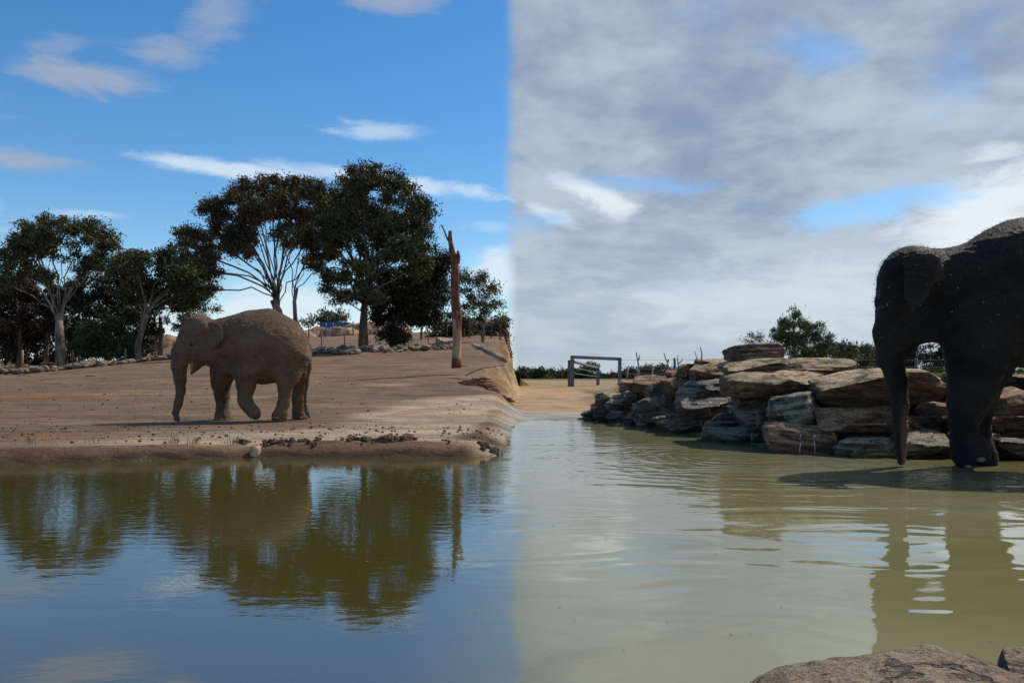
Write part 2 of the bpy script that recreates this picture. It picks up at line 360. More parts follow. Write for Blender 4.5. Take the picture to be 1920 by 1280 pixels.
xs = 3.5 * np.sinh(ts * math.asinh(2500 / 3.5)); ys = 14 + 6 * np.sinh(ts * math.asinh(3500 / 6))
GX, GY = np.meshgrid(xs, ys); GZ = terrain(GX, GY)
idx = np.arange(N * N).reshape(N, N)
q = np.stack([idx[:-1, :-1], idx[:-1, 1:], idx[1:, 1:], idx[1:, :-1]], -1).reshape(-1, 4)
gme = mesh('ground', np.stack([GX, GY, GZ], -1).reshape(-1, 3), q, True)
def soil(X, Y):
    d = shore_d(X, Y); n = fbm(X * .5 + 3, Y * .9, 4)
    c = np.empty(X.shape + (3,)); c[:] = (.262, .180, .118)
    def over(w, col):
        for i in range(3): c[..., i] = c[..., i] * (1 - w) + col[i] * w
    leftw = 1 - sstep(X + .3 * n, -.6, .15)
    over(sstep(Y, 20, 40) * .35, (.29, .19, .12))
    over(sstep(n, .05, .45) * .5 * leftw, (.33, .225, .145))
    pale = sstep(d + .35 * n, .45, .8) * (1 - sstep(d + 1.0 * n, 2.6, 3.9)) * sstep(X, -7.5, -4.0) * leftw  # sunlit band along the left bank, painted into the soil colour
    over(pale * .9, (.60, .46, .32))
    for (cx, cy, rx, ry) in ((-8.5, 12.3, 2.6, .8), (-13.5, 22.0, 3.2, 1.3)):
        over(np.clip(1.2 - ((X - cx) / rx) ** 2 - ((Y - cy) / ry) ** 2 + n, 0, 1) * .8, (.34, .155, .07))
    for (cx, cy, rx, ry) in ((-5.6, 22.3, 1.5, .35), (-7.6, 22.0, 1.2, .25), (-3.9, 26.0, 1.5, .5)):
        over(np.clip(1.1 - ((X - cx) / rx) ** 2 - ((Y - cy) / ry) ** 2 + 1.5 * n, 0, 1) * .75, (.46, .36, .18))
    over((1 - sstep(d + .3 * n, .25, .6)) * leftw * (d > -1), (.22, .13, .08)); over((1 - sstep(d + .15 * n, .08, .2)) * leftw * (d > -1), (.075, .048, .03))
    sand = (1 - leftw) * (d > 0)
    over(sand, (.56, .39, .23))
    over(sand * (1 - sstep(d + .3 * n, 2.7, 3.5)) * sstep(2.1 - X, 0, .3), (.50, .46, .40))
    over(sand * sstep(Y, 50, 62) * .5, (.30, .25, .13))
    over(sstep(X, 3.6, 4.6) * (d > .6) * (1 - sstep(Y, 40, 60)), (.10, .12, .045))
    over(sstep(Y, 110, 160), (.16, .14, .08))
    over((d < 0) * 1.0, (.12, .10, .05))
    return c
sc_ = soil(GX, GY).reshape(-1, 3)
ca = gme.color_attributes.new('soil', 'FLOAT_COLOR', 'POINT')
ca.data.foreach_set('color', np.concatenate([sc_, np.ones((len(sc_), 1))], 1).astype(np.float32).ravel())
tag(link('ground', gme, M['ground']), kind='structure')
wm = mesh('water', [(-350, -3, 0), (350, -3, 0), (350, 24, 0), (-350, 24, 0)], [(0, 1, 2, 3)])
tag(link('water', wm, M['water']), kind='structure')

# ------------------------------------------------------------------ smooth solids (elephants)
def surface_nets(Fv, org, h):
    nx, ny, nz = Fv.shape; ins = Fv < 0
    cs = (nx - 1, ny - 1, nz - 1); acc = np.zeros(cs + (3,), np.float32); cnt = np.zeros(cs, np.float32)
    sl = lambda o: tuple(slice(o[k], o[k] + cs[k]) for k in range(3))
    cor = [(i, j, k) for i in (0, 1) for j in (0, 1) for k in (0, 1)]
    for a in cor:
        for ax in range(3):
            if a[ax]: continue
            bq = list(a); bq[ax] = 1
            fa, fb = Fv[sl(a)], Fv[sl(bq)]; cr = ins[sl(a)] != ins[sl(bq)]
            t = np.where(cr, fa / np.where(cr, fa - fb, 1), 0)
            for k in range(3): acc[..., k] += np.where(cr, a[k] + (t if k == ax else 0), 0)
            cnt += cr
    act = cnt > 0; ids = -np.ones(cs, int); ids[act] = np.arange(act.sum())
    gi = np.stack(np.nonzero(act), -1)
    V = (acc[act] / cnt[act][:, None] + gi) * h + np.array(org)
    quads = []
    for ax in range(3):
        u, v = [(1, 2), (2, 0), (0, 1)][ax]
        lo = [slice(None)] * 3; hi = [slice(None)] * 3; lo[ax] = slice(0, -1); hi[ax] = slice(1, None)
        sa, sb = ins[tuple(lo)], ins[tuple(hi)]
        e = np.stack(np.nonzero(sa != sb), -1)
        e = e[(e[:, u] > 0) & (e[:, v] > 0) & (e[:, u] < Fv.shape[u] - 1) & (e[:, v] < Fv.shape[v] - 1)]
        flip = sa[tuple(e.T)]
        def cell(du, dv):
            c = e.copy(); c[:, u] += du; c[:, v] += dv; return ids[tuple(c.T)]
        Q = np.stack([cell(-1, -1), cell(0, -1), cell(0, 0), cell(-1, 0)], -1)
        quads.append(np.where(flip[:, None], Q, Q[:, ::-1]))
    return V, np.concatenate(quads)
class Beast:
    """body grown from rounded cones whose joints are read off the side view and placed on the animal's own upright plane"""
    def __init__(s, X0, Y0, th, z0, conv, scale):
        s.X0, s.Y0, s.th, s.z0, s.conv, s.k = X0, Y0, th, z0, conv, scale; s.pr = []
    def pt(s, u, v, y):
        px, py = s.conv(u, v); c, sn = math.cos(s.th), math.sin(s.th)
        X0, Y0 = s.X0 - sn * y, s.Y0 + c * y; t = (px - 960) / F
        q = (X0 - Y0 * t) / (sn * t - c); lam = Y0 + q * sn
        return np.array([q, y, H - (py - HZ) / F * lam - s.z0]), lam / F
    def chain(s, pts, y=0.0, ys=1.0, k=.08, cut=None):
        for a, b in zip(pts[:-1], pts[1:]):
            ya = a[3] if len(a) > 3 else y; yb = b[3] if len(b) > 3 else y
            A_, ka = s.pt(a[0], a[1], ya); B_, kb = s.pt(b[0], b[1], yb)
            s.pr.append(('c', A_, B_, a[2] / s.k * ka, b[2] / s.k * kb, ys, k, cut))
    def ear(s, poly, y0, y1, u0, u1, half=.021, k=.03):
        Q = np.array([s.pt(u, v, y0)[0][[0, 2]] for u, v in poly]); a = s.pt(u0, 300, y0)[0][0]; b_ = s.pt(u1, 300, y0)[0][0]
        s.pr.append(('e', Q, y0, y1, a, b_, half, k)); s.ears = getattr(s, 'ears', []) + [(Q, y0, y1, a, b_, half)]
    def groove(s, pts, y, r, k=.05):
        for a, b in zip(pts[:-1], pts[1:]):
            A_, ka = s.pt(a[0], a[1], y); B_, kb = s.pt(b[0], b[1], y); s.pr.append(('g', A_, B_, r, r, 1.0, k, None))
    def solve(s, h, zclip=0.0):
        lo = np.full(3, 9e9); hi = -lo
        for p in s.pr:
            if p[0] == 'c':
                for C, r in ((p[1], p[3]), (p[2], p[4])): lo = np.minimum(lo, C - r); hi = np.maximum(hi, C + r)
        lo -= .08; hi += .08; lo[2] = zclip - 2.5 * h
        n = np.ceil((hi - lo) / h).astype(int) + 1
        gx = (lo[0] + h * np.arange(n[0])).astype(np.float32)[:, None, None]; gy = (lo[1] + h * np.arange(n[1])).astype(np.float32)[None, :, None]; gz = (lo[2] + h * np.arange(n[2])).astype(np.float32)[None, None, :]
        Fv = np.full(n, 1.0, np.float32)
        for p in s.pr:
            if p[0] in 'cg':
                _, A_, B_, ra, rb, ys, k, cut = p
                m = max(ra, rb) + k + 3 * h
                i0 = np.maximum(((np.minimum(A_, B_) - m - lo) / h).astype(int), 0); i1 = np.minimum(((np.maximum(A_, B_) + m - lo) / h).astype(int) + 2, n)
                X, Yq, Z = gx[i0[0]:i1[0]], gy[:, i0[1]:i1[1]], gz[:, :, i0[2]:i1[2]]
                d = B_ - A_; L2 = max(float(d[0] ** 2 + (d[1] / ys) ** 2 + d[2] ** 2), 1e-9)
                t = np.clip(((X - A_[0]) * d[0] + (Yq - A_[1]) * (d[1] / ys ** 2) + (Z - A_[2]) * d[2]) / L2, 0, 1)
                D_ = np.sqrt((X - A_[0] - t * d[0]) ** 2 + ((Yq - A_[1] - t * d[1]) / ys) ** 2 + (Z - A_[2] - t * d[2]) ** 2) - (ra + (rb - ra) * t)
                if cut is not None:
                    (cx, cz), (nx_, nz_) = cut; D_ = np.maximum(D_, (X - cx) * nx_ + (Z - cz) * nz_ + 0 * Yq)
            else:
                _, Q, y0, y1, a, b_, half, k = p
                i0 = np.maximum(((np.array([Q[:, 0].min(), min(y0, y1), Q[:, 1].min()]) - .15 - lo) / h).astype(int), 0)
                i1 = np.minimum(((np.array([Q[:, 0].max(), max(y0, y1), Q[:, 1].max()]) + .15 - lo) / h).astype(int) + 2, n)
                X, Yq, Z = gx[i0[0]:i1[0]], gy[:, i0[1]:i1[1]], gz[:, :, i0[2]:i1[2]]
                XX = X + 0 * Z; ZZ = Z + 0 * X; dd = np.full(XX.shape, 1e9, np.float32); inn = np.zeros(XX.shape, bool)
                for (x0, z0), (x1, z1) in zip(Q, np.roll(Q, -1, 0)):
                    ux, uz = x1 - x0, z1 - z0; t = np.clip(((XX - x0) * ux + (ZZ - z0) * uz) / (ux * ux + uz * uz), 0, 1)
                    dd = np.minimum(dd, np.hypot(XX - x0 - t * ux, ZZ - z0 - t * uz))
                    c_ = (z0 > ZZ) != (z1 > ZZ); inn ^= c_ & (XX < (x1 - x0) * (ZZ - z0) / (z1 - z0 + 1e-9) + x0)
                dd = np.where(inn, -dd, dd); tt = np.clip((XX - a) / (b_ - a), 0, 1)
                ym = y0 + (y1 - y0) * tt + .018 * np.sin(ZZ * 17 + XX * 9)
                D_ = np.maximum(dd - .008, np.abs(Yq - ym) - half)
            sub = Fv[i0[0]:i1[0], i0[1]:i1[1], i0[2]:i1[2]]
            if p[0] == 'g':
                hh = np.clip(k - np.abs(sub + D_), 0, None) / k
                Fv[i0[0]:i1[0], i0[1]:i1[1], i0[2]:i1[2]] = np.maximum(sub, -D_) + hh * hh * k * .25; continue
            hh = np.clip(k - np.abs(sub - D_), 0, None) / k
            Fv[i0[0]:i1[0], i0[1]:i1[1], i0[2]:i1[2]] = np.minimum(sub, D_) - hh * hh * k * .25
        Fv = np.maximum(Fv, zclip - gz)
        s.V, s.Q = surface_nets(Fv, lo, h)
        return s.V, s.Q
    def ear_mask(s):
        m = np.zeros(len(s.V)); X, Y, Z = s.V.T
        for Q, y0, y1, a, b_, half in s.ears:
            inn = np.zeros(len(X), bool); dd = np.full(len(X), 9.0)
            for (x0, z0), (x1, z1) in zip(Q, np.roll(Q, -1, 0)):
                c_ = (z0 > Z) != (z1 > Z); inn ^= c_ & (X < (x1 - x0) * (Z - z0) / (z1 - z0 + 1e-9) + x0)
                ux, uz = x1 - x0, z1 - z0; t = np.clip(((X - x0) * ux + (Z - z0) * uz) / (ux * ux + uz * uz), 0, 1); dd = np.minimum(dd, np.hypot(X - x0 - t * ux, Z - z0 - t * uz))
            ym = y0 + (y1 - y0) * np.clip((X - a) / (b_ - a), 0, 1); ok = (inn | (dd < .025)) & (np.abs(Y) > np.abs(ym) - half - .035)
            m = np.maximum(m, ok * (.45 + .55 * np.clip((X - a) / (b_ - a) * 1.2 - .3, 0, 1)) * (.45 + .4 * np.clip(1 - dd / .09, 0, 1)))
        return m
    def near(s, u, v):
        c, _ = s.pt(u, v, -.3)
        d = np.hypot(s.V[:, 0] - c[0], s.V[:, 2] - c[2]); ok = d < .03
        if not ok.any(): return s.V[d.argmin()]
        W_ = s.V[ok]; return W_[W_[:, 1].argmin()]
def finish_beast(bst, name, mat, label, tint):
    V, Q = bst.V, bst.Q
    V0 = V.copy()
    nrm = np.zeros_like(V)
    a = np.cross(V[Q[:, 2]] - V[Q[:, 0]], V[Q[:, 3]] - V[Q[:, 1]])
    for k in range(4): np.add.at(nrm, Q[:, k], a)
    nrm /= np.linalg.norm(nrm, axis=1)[:, None] + 1e-9
    if (nrm * (V - V.mean(0))).sum() < 0: Q = Q[:, ::-1]; nrm = -nrm
    # hide folds: sagging creases a few centimetres apart, deeper on flank, neck and legs
    fold = np.array([(1 - abs(mnoise.noise(Vector((p[0] * 5 + p[2] * 1.5, p[1] * 4, p[2] * 11 - p[0] * 2))))) ** 3 * .6 + (1 - abs(mnoise.noise(Vector((p[0] * 11, p[1] * 9 + 7, p[2] * 20))))) ** 2 * .35 + mnoise.noise(Vector(p * 2.2)) * .35 for p in V])
    V = V + nrm * ((fold - fold.mean()) * .016)[:, None] * np.where(np.abs(V[:, 2:3]) < .02, 0, 1); bst.V = V
    me = mesh(name, V, np.ascontiguousarray(Q), True)
    col = np.zeros((len(V), 4), np.float32); col[:, 3] = 1; tint(V, nrm, col); col[:, 2] = bst.ear_mask()
    at = me.color_attributes.new('tint', 'FLOAT_COLOR', 'POINT'); at.data.foreach_set('color', col.ravel())
    o = link(name, me, mat, None, (bst.X0, bst.Y0, bst.z0), bst.th); tag(o, label, 'elephant')
    sm = o.modifiers.new('smooth', 'CORRECTIVE_SMOOTH') if False else None
    return o, nrm
def lump(r, sc=(1, 1, 1), n=2):
    bm = bmesh.new(); bmesh.ops.create_icosphere(bm, subdivisions=n, radius=r)
    for v in bm.verts: v.co = Vector((v.co.x * sc[0], v.co.y * sc[1], v.co.z * sc[2]))
    me = bpy.data.meshes.new('lump'); bm.to_mesh(me); bm.free()
    me.polygons.foreach_set('use_smooth', np.ones(len(me.polygons), dtype=bool)); return me
def hairs(bst, nrm, sel, n, length, parent, name='hair', width=.0022):
    idx_ = RNG.choice(np.nonzero(sel)[0], n); V = []; Fs = []
    p = bst.V[idx_] + RNG.normal(0, .008, (n, 3)) * np.array([1, 1, .2]); d = nrm[idx_] + RNG.normal(0, .35, (n, 3)) + np.array([-.25, 0, .1]); d /= np.linalg.norm(d, axis=1)[:, None]
    L = length * RNG.uniform(.4, 1.0, n)[:, None]; w = np.cross(d, RNG.normal(0, 1, (n, 3))); w /= np.linalg.norm(w, axis=1)[:, None]
    p = p - d * .01
    m = p + d * L * .6 + np.array([0, 0, -.004]); t = p + d * L + np.array([-.006, 0, -.012])
    V = np.stack([p - w * width, p + w * width, m + w * width * .6, m - w * width * .6, t], 1).reshape(-1, 3)
    k = np.arange(n)[:, None] * 5
    f4 = (k + np.array([[0, 1, 2, 3]])).tolist(); f3 = (k + np.array([[3, 2, 4]])).tolist()
    return tag(link(name, mesh(name, V, f4 + f3), M['hair'], parent), kind='stuff')
# --- the elephant walking along the far bank
zL = tz(-5.6, 16.5)
eL = Beast((450 - 960) / F * 16.5, 16.5, R(6), .13, lambda u, v: (280 + u / 4.267, 550 + v / 4.267), 4.267)
eL.z0 = zL
eL.chain([(640, 425, 215), (800, 417, 264), (940, 434, 286), (1032, 444, 250)], 0, .80, .10)
eL.chain([(820, 250, 95), (950, 240, 95), (1080, 310, 100)], 0, .7, .15)
eL.chain([(640, 340, 150), (480, 365, 148)], 0, .72, .10)
eL.chain([(580, 480, 115), (440, 470, 98)], 0, .8, .08)
for y in (-.09, .09): eL.chain([(405, 290, 122, y), (410, 300, 122, y)], y, .78, .06)
eL.chain([(372, 335, 130), (265, 482, 86)], 0, .85, .08)
eL.chain([(400, 455, 105), (470, 440, 110)], 0, .95, .08)
for y in (-.17, .17): eL.chain([(335, 375, 42, y), (350, 400, 46, y)], y, 1, .07)
eL.chain([(265, 482, 86), (240, 575, 60), (246, 680, 46), (250, 780, 36), (231, 880, 31), (210, 950, 25), (218, 1000, 18), (236, 1020, 10)], 0, 1, .04)
eL.chain([(410, 520, 62), (365, 585, 34), (337, 640, 11)], 0, .8, .04)
eL.chain([(770, 500, 150, -.22), (778, 610, 112, -.30), (775, 720, 76, -.33), (764, 840, 54, -.34), (774, 885, 50, -.34), (812, 925, 48, -.34), (842, 958, 52, -.34)], 0, .9, .06)
eL.chain([(600, 560, 120, .22), (585, 640, 92, .30), (576, 715, 76, .33), (582, 820, 56, .34), (587, 920, 46, .34), (588, 985, 60, .34), (588, 1010, 70, .34)], 0, .95, .06)
eL.chain([(1120, 520, 165, -.14), (1100, 640, 110, -.24), (1088, 740, 60, -.28), (1085, 800, 48, -.29), (1074, 880, 45, -.29), (1052, 960, 52, -.29), (1038, 990, 60, -.29)], 0, .85, .07)
eL.chain([(1130, 520, 150, .16), (1175, 650, 100, .25), (1193, 760, 58, .29), (1196, 860, 50, .29), (1200, 940, 50, .29), (1206, 990, 64, .29)], 0, .9, .07)
eL.chain([(1270, 430, 30), (1284, 500, 17), (1283, 590, 14), (1266, 700, 12), (1247, 815, 11), (1250, 900, 13), (1262, 950, 14), (1285, 990, 8)], 0, 1, .03)
for sg in (-1, 1):
    eL.ear([(470, 236), (540, 238), (598, 262), (607, 310), (606, 368), (562, 415), (511, 456), (487, 428), (465, 388), (478, 335), (482, 290)], sg * .34, sg * .60, 465, 607)
eL.groove([(855, 520), (885, 600), (890, 680)], -.56, .03, .09)
eL.groove([(1160, 440), (1110, 530), (1040, 640), (1020, 700)], -.555, .05, .09); eL.groove([(650, 560), (675, 650)], -.46, .05, .07)
eL.groove([(322, 385), (340, 392)], -.335, .035, .03); eL.groove([(300, 470), (310, 560)], -.235, .03, .05); eL.groove([(500, 480), (560, 520), (600, 600)], -.42, .05, .08)
eL.solve(.0175)
def tint_L(V, nr, c):
    top = V[:, 2].max()
    c[:, 1] = np.clip((nr[:, 2] - .45) * 1.2, 0, .6) * (V[:, 2] > top * .8)
oL, nL = finish_beast(eL, 'elephant', M['skin_dry'], 'dusty brown elephant walking on the dirt bank with hay in its mouth', tint_L)
hairs(eL, nL, (nL[:, 2] > .35) & (eL.V[:, 2] > eL.V[:, 2].max() * .85), 1500, .05, oL)
def details(b, parent, eye, nails, er):
    p = b.near(*eye); link('eye', lump(er, (1.2, .6, 1)), M['eye'], parent, p + np.array([0, .006, 0]))
    for (u, v, w, hgt) in nails:
        p = b.near(u, v); link('toenail', lump(1, (w, .022, hgt)), M['toenail'], parent, p + np.array([0, .004, 0]))
details(eL, oL, (331, 394), [(532, 1022, .038, .036), (574, 1024, .05, .04), (622, 1022, .045, .033), (826, 1000, .04, .03), (874, 950, .03, .045), (992, 990, .035, .03), (1026, 996, .045, .035), (1178, 1002, .035, .03)], .036)
# hay hanging from its mouth
hb = MB(); c0, _ = eL.pt(352, 560, -.10)
for i in range(34):
    a = Vector(c0) + Vector((random.gauss(0, .03), random.gauss(0, .06), random.gauss(.02, .035))); l = random.uniform(.05, .22)
    hb.tube([a, a + Vector((random.gauss(-.01, .03), random.gauss(-.02, .03), -l * .6)), a + Vector((random.gauss(-.02, .04), random.gauss(-.02, .04), -l))], [.0035, .0035, .002], 3)
ho = hb.build('hay_bundle', M['hay']); ho.location = oL.location; ho.rotation_euler[2] = eL.th
tag(ho, 'small bundle of yellow hay held in the mouth of the walking elephant', 'hay')
# --- the elephant drinking by the boulders
eR = Beast((1790 - 960) / F * 9.55, 9.55, R(-8), -.10, lambda u, v: (1560 + u / 2.3694, 380 + v / 2.3694), 2.3694)
eR.chain([(660, 440, 245), (850, 405, 325), (1060, 395, 345), (1250, 410, 320), (1370, 440, 265)], 0, .72, .12)
eR.chain([(660, 395, 200), (480, 392, 188)], 0, .62, .12)
for y in (-.10, .10): eR.chain([(357, 328, 136, y), (372, 330, 136, y)], y, .75, .07)
eR.chain([(345, 385, 142), (275, 585, 86)], 0, .82, .08)
eR.chain([(365, 520, 112), (470, 480, 130)], 0, .85, .10)
for y in (-.2, .2): eR.chain([(228, 440, 36, y * .8), (245, 470, 44, y)], y, 1, .07)
eR.chain([(275, 585, 86), (258, 685, 55), (290, 790, 41), (303, 900, 34), (303, 1000, 30), (306, 1080, 24), (309, 1150, 17)], 0, 1, .05)
eR.chain([(340, 600, 52), (310, 665, 30), (300, 690, 22)], 0, .8, .05)
cutp, _ = eR.pt(626, 1150, -.38)
eR.chain([(645, 540, 175, -.22), (640, 700, 122, -.34), (624, 830, 98, -.38), (600, 905, 76, -.38), (583, 985, 55, -.38), (588, 1035, 54, -.38)], 0, .9, .07)
eR.chain([(588, 1035, 54), (592, 1085, 58), (606, 1118, 66), (640, 1100, 66)], -.38, 1, .05, ((cutp[0], cutp[2]), (.42, -.907)))
eR.chain([(690, 560, 160, .2), (685, 720, 105, .32), (662, 850, 68, .36), (650, 1000, 46, .36), (660, 1085, 50, .36), (668, 1130, 58, .36), (668, 1190, 58, .36)], 0, .95, .07)
for y in (-.36, .36): eR.chain([(1340, 480, 230, y * .5), (1345, 680, 130, y), (1370, 860, 80, y), (1350, 1010, 66, y), (1340, 1150, 74, y), (1340, 1215, 78, y)], y, .9, .08)
eR.chain([(1600, 420, 40), (1640, 560, 20), (1650, 800, 14), (1655, 950, 12)], 0, 1, .04)
for sg in (-1, 1):
    eR.ear([(312, 240), (360, 234), (410, 237), (437, 268), (445, 310), (451, 350), (432, 362), (414, 368), (400, 412), (376, 456), (351, 487), (331, 452), (316, 412), (320, 370), (326, 330), (318, 285)], sg * .38, sg * .70, 312, 450)
eR.groove([(500, 560), (520, 640), (560, 700)], -.50, .06, .09); eR.groove([(770, 520), (780, 640), (765, 740)], -.66, .05, .08); eR.groove([(220, 450), (240, 458)], -.33, .04, .04)
eR.solve(.020)
tr0, _ = eR.pt(300, 800, 0); tr1, _ = eR.pt(345, 1150, 0)
def tint_R(V, nr, c):
    m = (V[:, 0] < tr1[0] + .06) & (V[:, 2] < tr0[2]) & (nr[:, 0] > -.45)
    c[:, 0] = np.where(m, np.clip((nr[:, 0] + .45) * 1.6, 0, 1) * np.clip((tr0[2] - .05 - V[:, 2]) / .6, 0, 1) * .8, 0)
    c[:, 1] = np.clip((nr[:, 2] - .2), 0, .6) * (V[:, 2] > 2.2) * .8
oR, nR = finish_beast(eR, 'elephant', M['skin_wet'], 'dark wet elephant lowering its trunk into the pond beside the boulders', tint_R)
hairs(eR, nR, (nR[:, 2] > .2) & (eR.V[:, 2] > 2.25) & (eR.V[:, 0] < 2.2), 3200, .065, oR, width=.0018)
hairs(eR, nR, (nR[:, 0] < -.35) & (eR.V[:, 2] > 2.0) & (eR.V[:, 0] < -.2), 600, .075, oR, width=.0015)
details(eR, oR, (222, 456), [(618, 1140, .055, .03), (566, 1168, .04, .022)], .034)
# drops thrown up by the elephant
db = MB(); bm = bmesh.new(); bmesh.ops.create_icosphere(bm, subdivisions=1, radius=1); dv = [v.co.copy() for v in bm.verts]; df = [tuple(v.index for v in f.verts) for f in bm.faces]; bm.free()
M['droplet'] = simple('droplet', (.75, .78, .8), (.85, .87, .9), 5, .1, 0, spec=.6)
for i in range(100):
    u = random.gauss(420, 190) if i < 60 else random.gauss(800, 160); v = random.gauss(330, 170) if i < 60 else random.gauss(60, 70)
    p, _ = eR.pt(u, v, random.uniform(-1.2, -.75)); r = random.uniform(.0015, .0042)
    w = Vector((eR.X0 + p[0] * math.cos(eR.th) - p[1] * math.sin(eR.th), eR.Y0 + p[0] * math.sin(eR.th) + p[1] * math.cos(eR.th), p[2] + eR.z0))
    db.add([w + d * r for d in dv], df)
tag(db.build('water_droplets', M['droplet']), 'fine water drops flying around the head of the wet elephant', 'water drops', kind='stuff')

# ------------------------------------------------------------------ boulders
def rock_mesh(name, sz, seed, n=20, p=7, cuts=11, rough=.034, strata=.018, fine=.022, zsig=.5):
    rr = random.Random(seed); V = []; Fs = []; sx, sy, szz = sz[0] / 2, sz[1] / 2, sz[2] / 2
    planes = []
    for i in range(cuts):
        nn = Vector((rr.gauss(0, 1), rr.gauss(0, 1), rr.gauss(0, zsig))).normalized(); planes.append((nn, rr.uniform(.72, 1.0)))
    off = Vector((rr.uniform(-50, 50), rr.uniform(-50, 50), rr.uniform(-50, 50))); key = {}; m = min(sx, sy, szz)
    def vert(d):
        k = (round(d.x, 4), round(d.y, 4), round(d.z, 4))
        if k in key: return key[k]
        u = d.normalized(); r = (abs(u.x) ** p + abs(u.y) ** p + abs(u.z) ** p) ** (-1 / p); q = u * r
        for nn, o in planes:
            t = q.dot(nn)
            if t > o: q = q - nn * (t - o) * .93
        w = Vector((q.x * sx, q.y * sy, q.z * szz))
        a = mnoise.fractal(w * 1.1 + off, 1.0, 2.0, 3) * rough * 2.2
        b = mnoise.noise(Vector((w.x * .9, w.y * .9, w.z * 3.2 / szz)) + off) * strata * 1.6
        c = mnoise.fractal(w * 6 + off, .9, 2.1, 3) * fine
        w = w + u * (a * min(1, m * 2.5) + c) + Vector((u.x, u.y, 0)) * b
        key[k] = len(V); V.append(w); return key[k]
    for ax in range(3):
        for sg in (-1, 1):
            def dirn(i, j):
                a = math.tan((2 * i / n - 1) * math.pi / 4); b = math.tan((2 * j / n - 1) * math.pi / 4); c = [0, 0, 0]; c[ax] = sg; c[(ax + 1) % 3] = a; c[(ax + 2) % 3] = b * sg; return Vector(c)
            for i in range(n):
                for j in range(n): Fs.append((vert(dirn(i, j)), vert(dirn(i + 1, j)), vert(dirn(i + 1, j + 1)), vert(dirn(i, j + 1))))
    me = mesh(name, V, Fs, True); me.set_sharp_from_angle(angle=R(26)); return me
pile = empty('rock_cascade', (3.7, 13, 0), 'stacked pile of flat sandstone boulders with trickling water at the pond edge', 'rock pile')
YW = ([1000, 1100, 1200, 1290, 1390, 1500, 1700, 1900, 2300], [19.3, 19.2, 17.1, 14.9, 12.8, 11.2, 10.55, 10.35, 10.2])
def boulder(x0, x1, y0, y1, mat, tilt=0.0, dy=0.0, depth=None, label=None, seed=None, p=7, back=1.0):
    xm = (x0 + x1) / 2; yw = float(np.interp(xm, *YW)); g = (y1 - HZ)
    zb = (H - g * yw / F) / (1 + g * back / F); Y = yw + back * max(zb, 0) + dy
    w = (x1 - x0) / F * Y; h = (y1 - y0) / F * Y
    dp = depth or max(.9, min(1.8, w * .85))
    c = P(xm, (y0 + y1) / 2, Y); c.y += dp / 2 - .06; c.x *= 1 + (dp * .22) / Y
    boulder.n += 1
    me = rock_mesh('boulder', (w * 1.07, dp, h * 1.10), seed or boulder.n * 13 + 5, p=p)
    o = link('boulder', me, M[mat], pile, c - pile.location); o.rotation_euler = (random.uniform(-.04, .04), tilt, random.uniform(-.12, .12))
    if label: o['label'] = label
boulder.n = 0
T, RD, G, WT, LI = 'rock_tan', 'rock_red', 'rock_grey', 'rock_wet', 'rock_lichen'
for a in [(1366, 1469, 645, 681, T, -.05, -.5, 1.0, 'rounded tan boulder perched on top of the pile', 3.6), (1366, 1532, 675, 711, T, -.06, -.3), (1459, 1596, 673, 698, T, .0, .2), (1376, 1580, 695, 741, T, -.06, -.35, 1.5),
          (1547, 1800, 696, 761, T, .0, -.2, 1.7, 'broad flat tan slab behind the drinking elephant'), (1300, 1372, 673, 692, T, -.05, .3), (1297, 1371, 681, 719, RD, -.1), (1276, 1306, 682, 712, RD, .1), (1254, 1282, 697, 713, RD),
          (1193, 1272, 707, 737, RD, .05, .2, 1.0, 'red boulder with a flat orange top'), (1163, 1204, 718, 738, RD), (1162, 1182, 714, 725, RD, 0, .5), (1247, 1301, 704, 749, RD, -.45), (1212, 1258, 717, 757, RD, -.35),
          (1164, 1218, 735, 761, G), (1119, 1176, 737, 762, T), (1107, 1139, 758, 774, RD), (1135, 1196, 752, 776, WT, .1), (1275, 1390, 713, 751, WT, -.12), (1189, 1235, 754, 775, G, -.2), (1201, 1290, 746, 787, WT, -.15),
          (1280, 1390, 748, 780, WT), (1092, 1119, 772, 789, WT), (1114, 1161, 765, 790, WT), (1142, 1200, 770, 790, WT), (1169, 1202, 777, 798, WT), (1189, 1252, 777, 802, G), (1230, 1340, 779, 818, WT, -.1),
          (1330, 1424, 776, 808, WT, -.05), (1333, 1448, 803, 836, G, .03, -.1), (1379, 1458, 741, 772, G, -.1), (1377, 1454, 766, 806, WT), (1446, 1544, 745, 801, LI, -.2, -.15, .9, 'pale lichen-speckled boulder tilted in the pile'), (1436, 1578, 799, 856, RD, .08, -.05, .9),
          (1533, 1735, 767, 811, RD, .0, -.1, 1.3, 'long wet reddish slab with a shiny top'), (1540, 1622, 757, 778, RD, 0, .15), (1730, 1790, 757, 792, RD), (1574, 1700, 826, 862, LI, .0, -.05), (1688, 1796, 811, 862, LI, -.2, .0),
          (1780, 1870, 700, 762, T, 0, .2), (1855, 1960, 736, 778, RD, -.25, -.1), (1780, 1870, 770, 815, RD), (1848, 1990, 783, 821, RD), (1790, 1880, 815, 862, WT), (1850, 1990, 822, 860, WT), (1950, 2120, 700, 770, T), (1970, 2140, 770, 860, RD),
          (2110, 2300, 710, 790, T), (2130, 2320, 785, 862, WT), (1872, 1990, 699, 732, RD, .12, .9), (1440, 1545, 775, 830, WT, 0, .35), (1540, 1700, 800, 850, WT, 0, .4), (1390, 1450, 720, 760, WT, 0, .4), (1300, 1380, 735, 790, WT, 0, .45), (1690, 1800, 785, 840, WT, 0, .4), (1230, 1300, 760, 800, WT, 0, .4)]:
    kw = dict(zip(('tilt', 'dy', 'depth', 'label', 'p'), a[5:])); boulder(*a[:5], **kw)
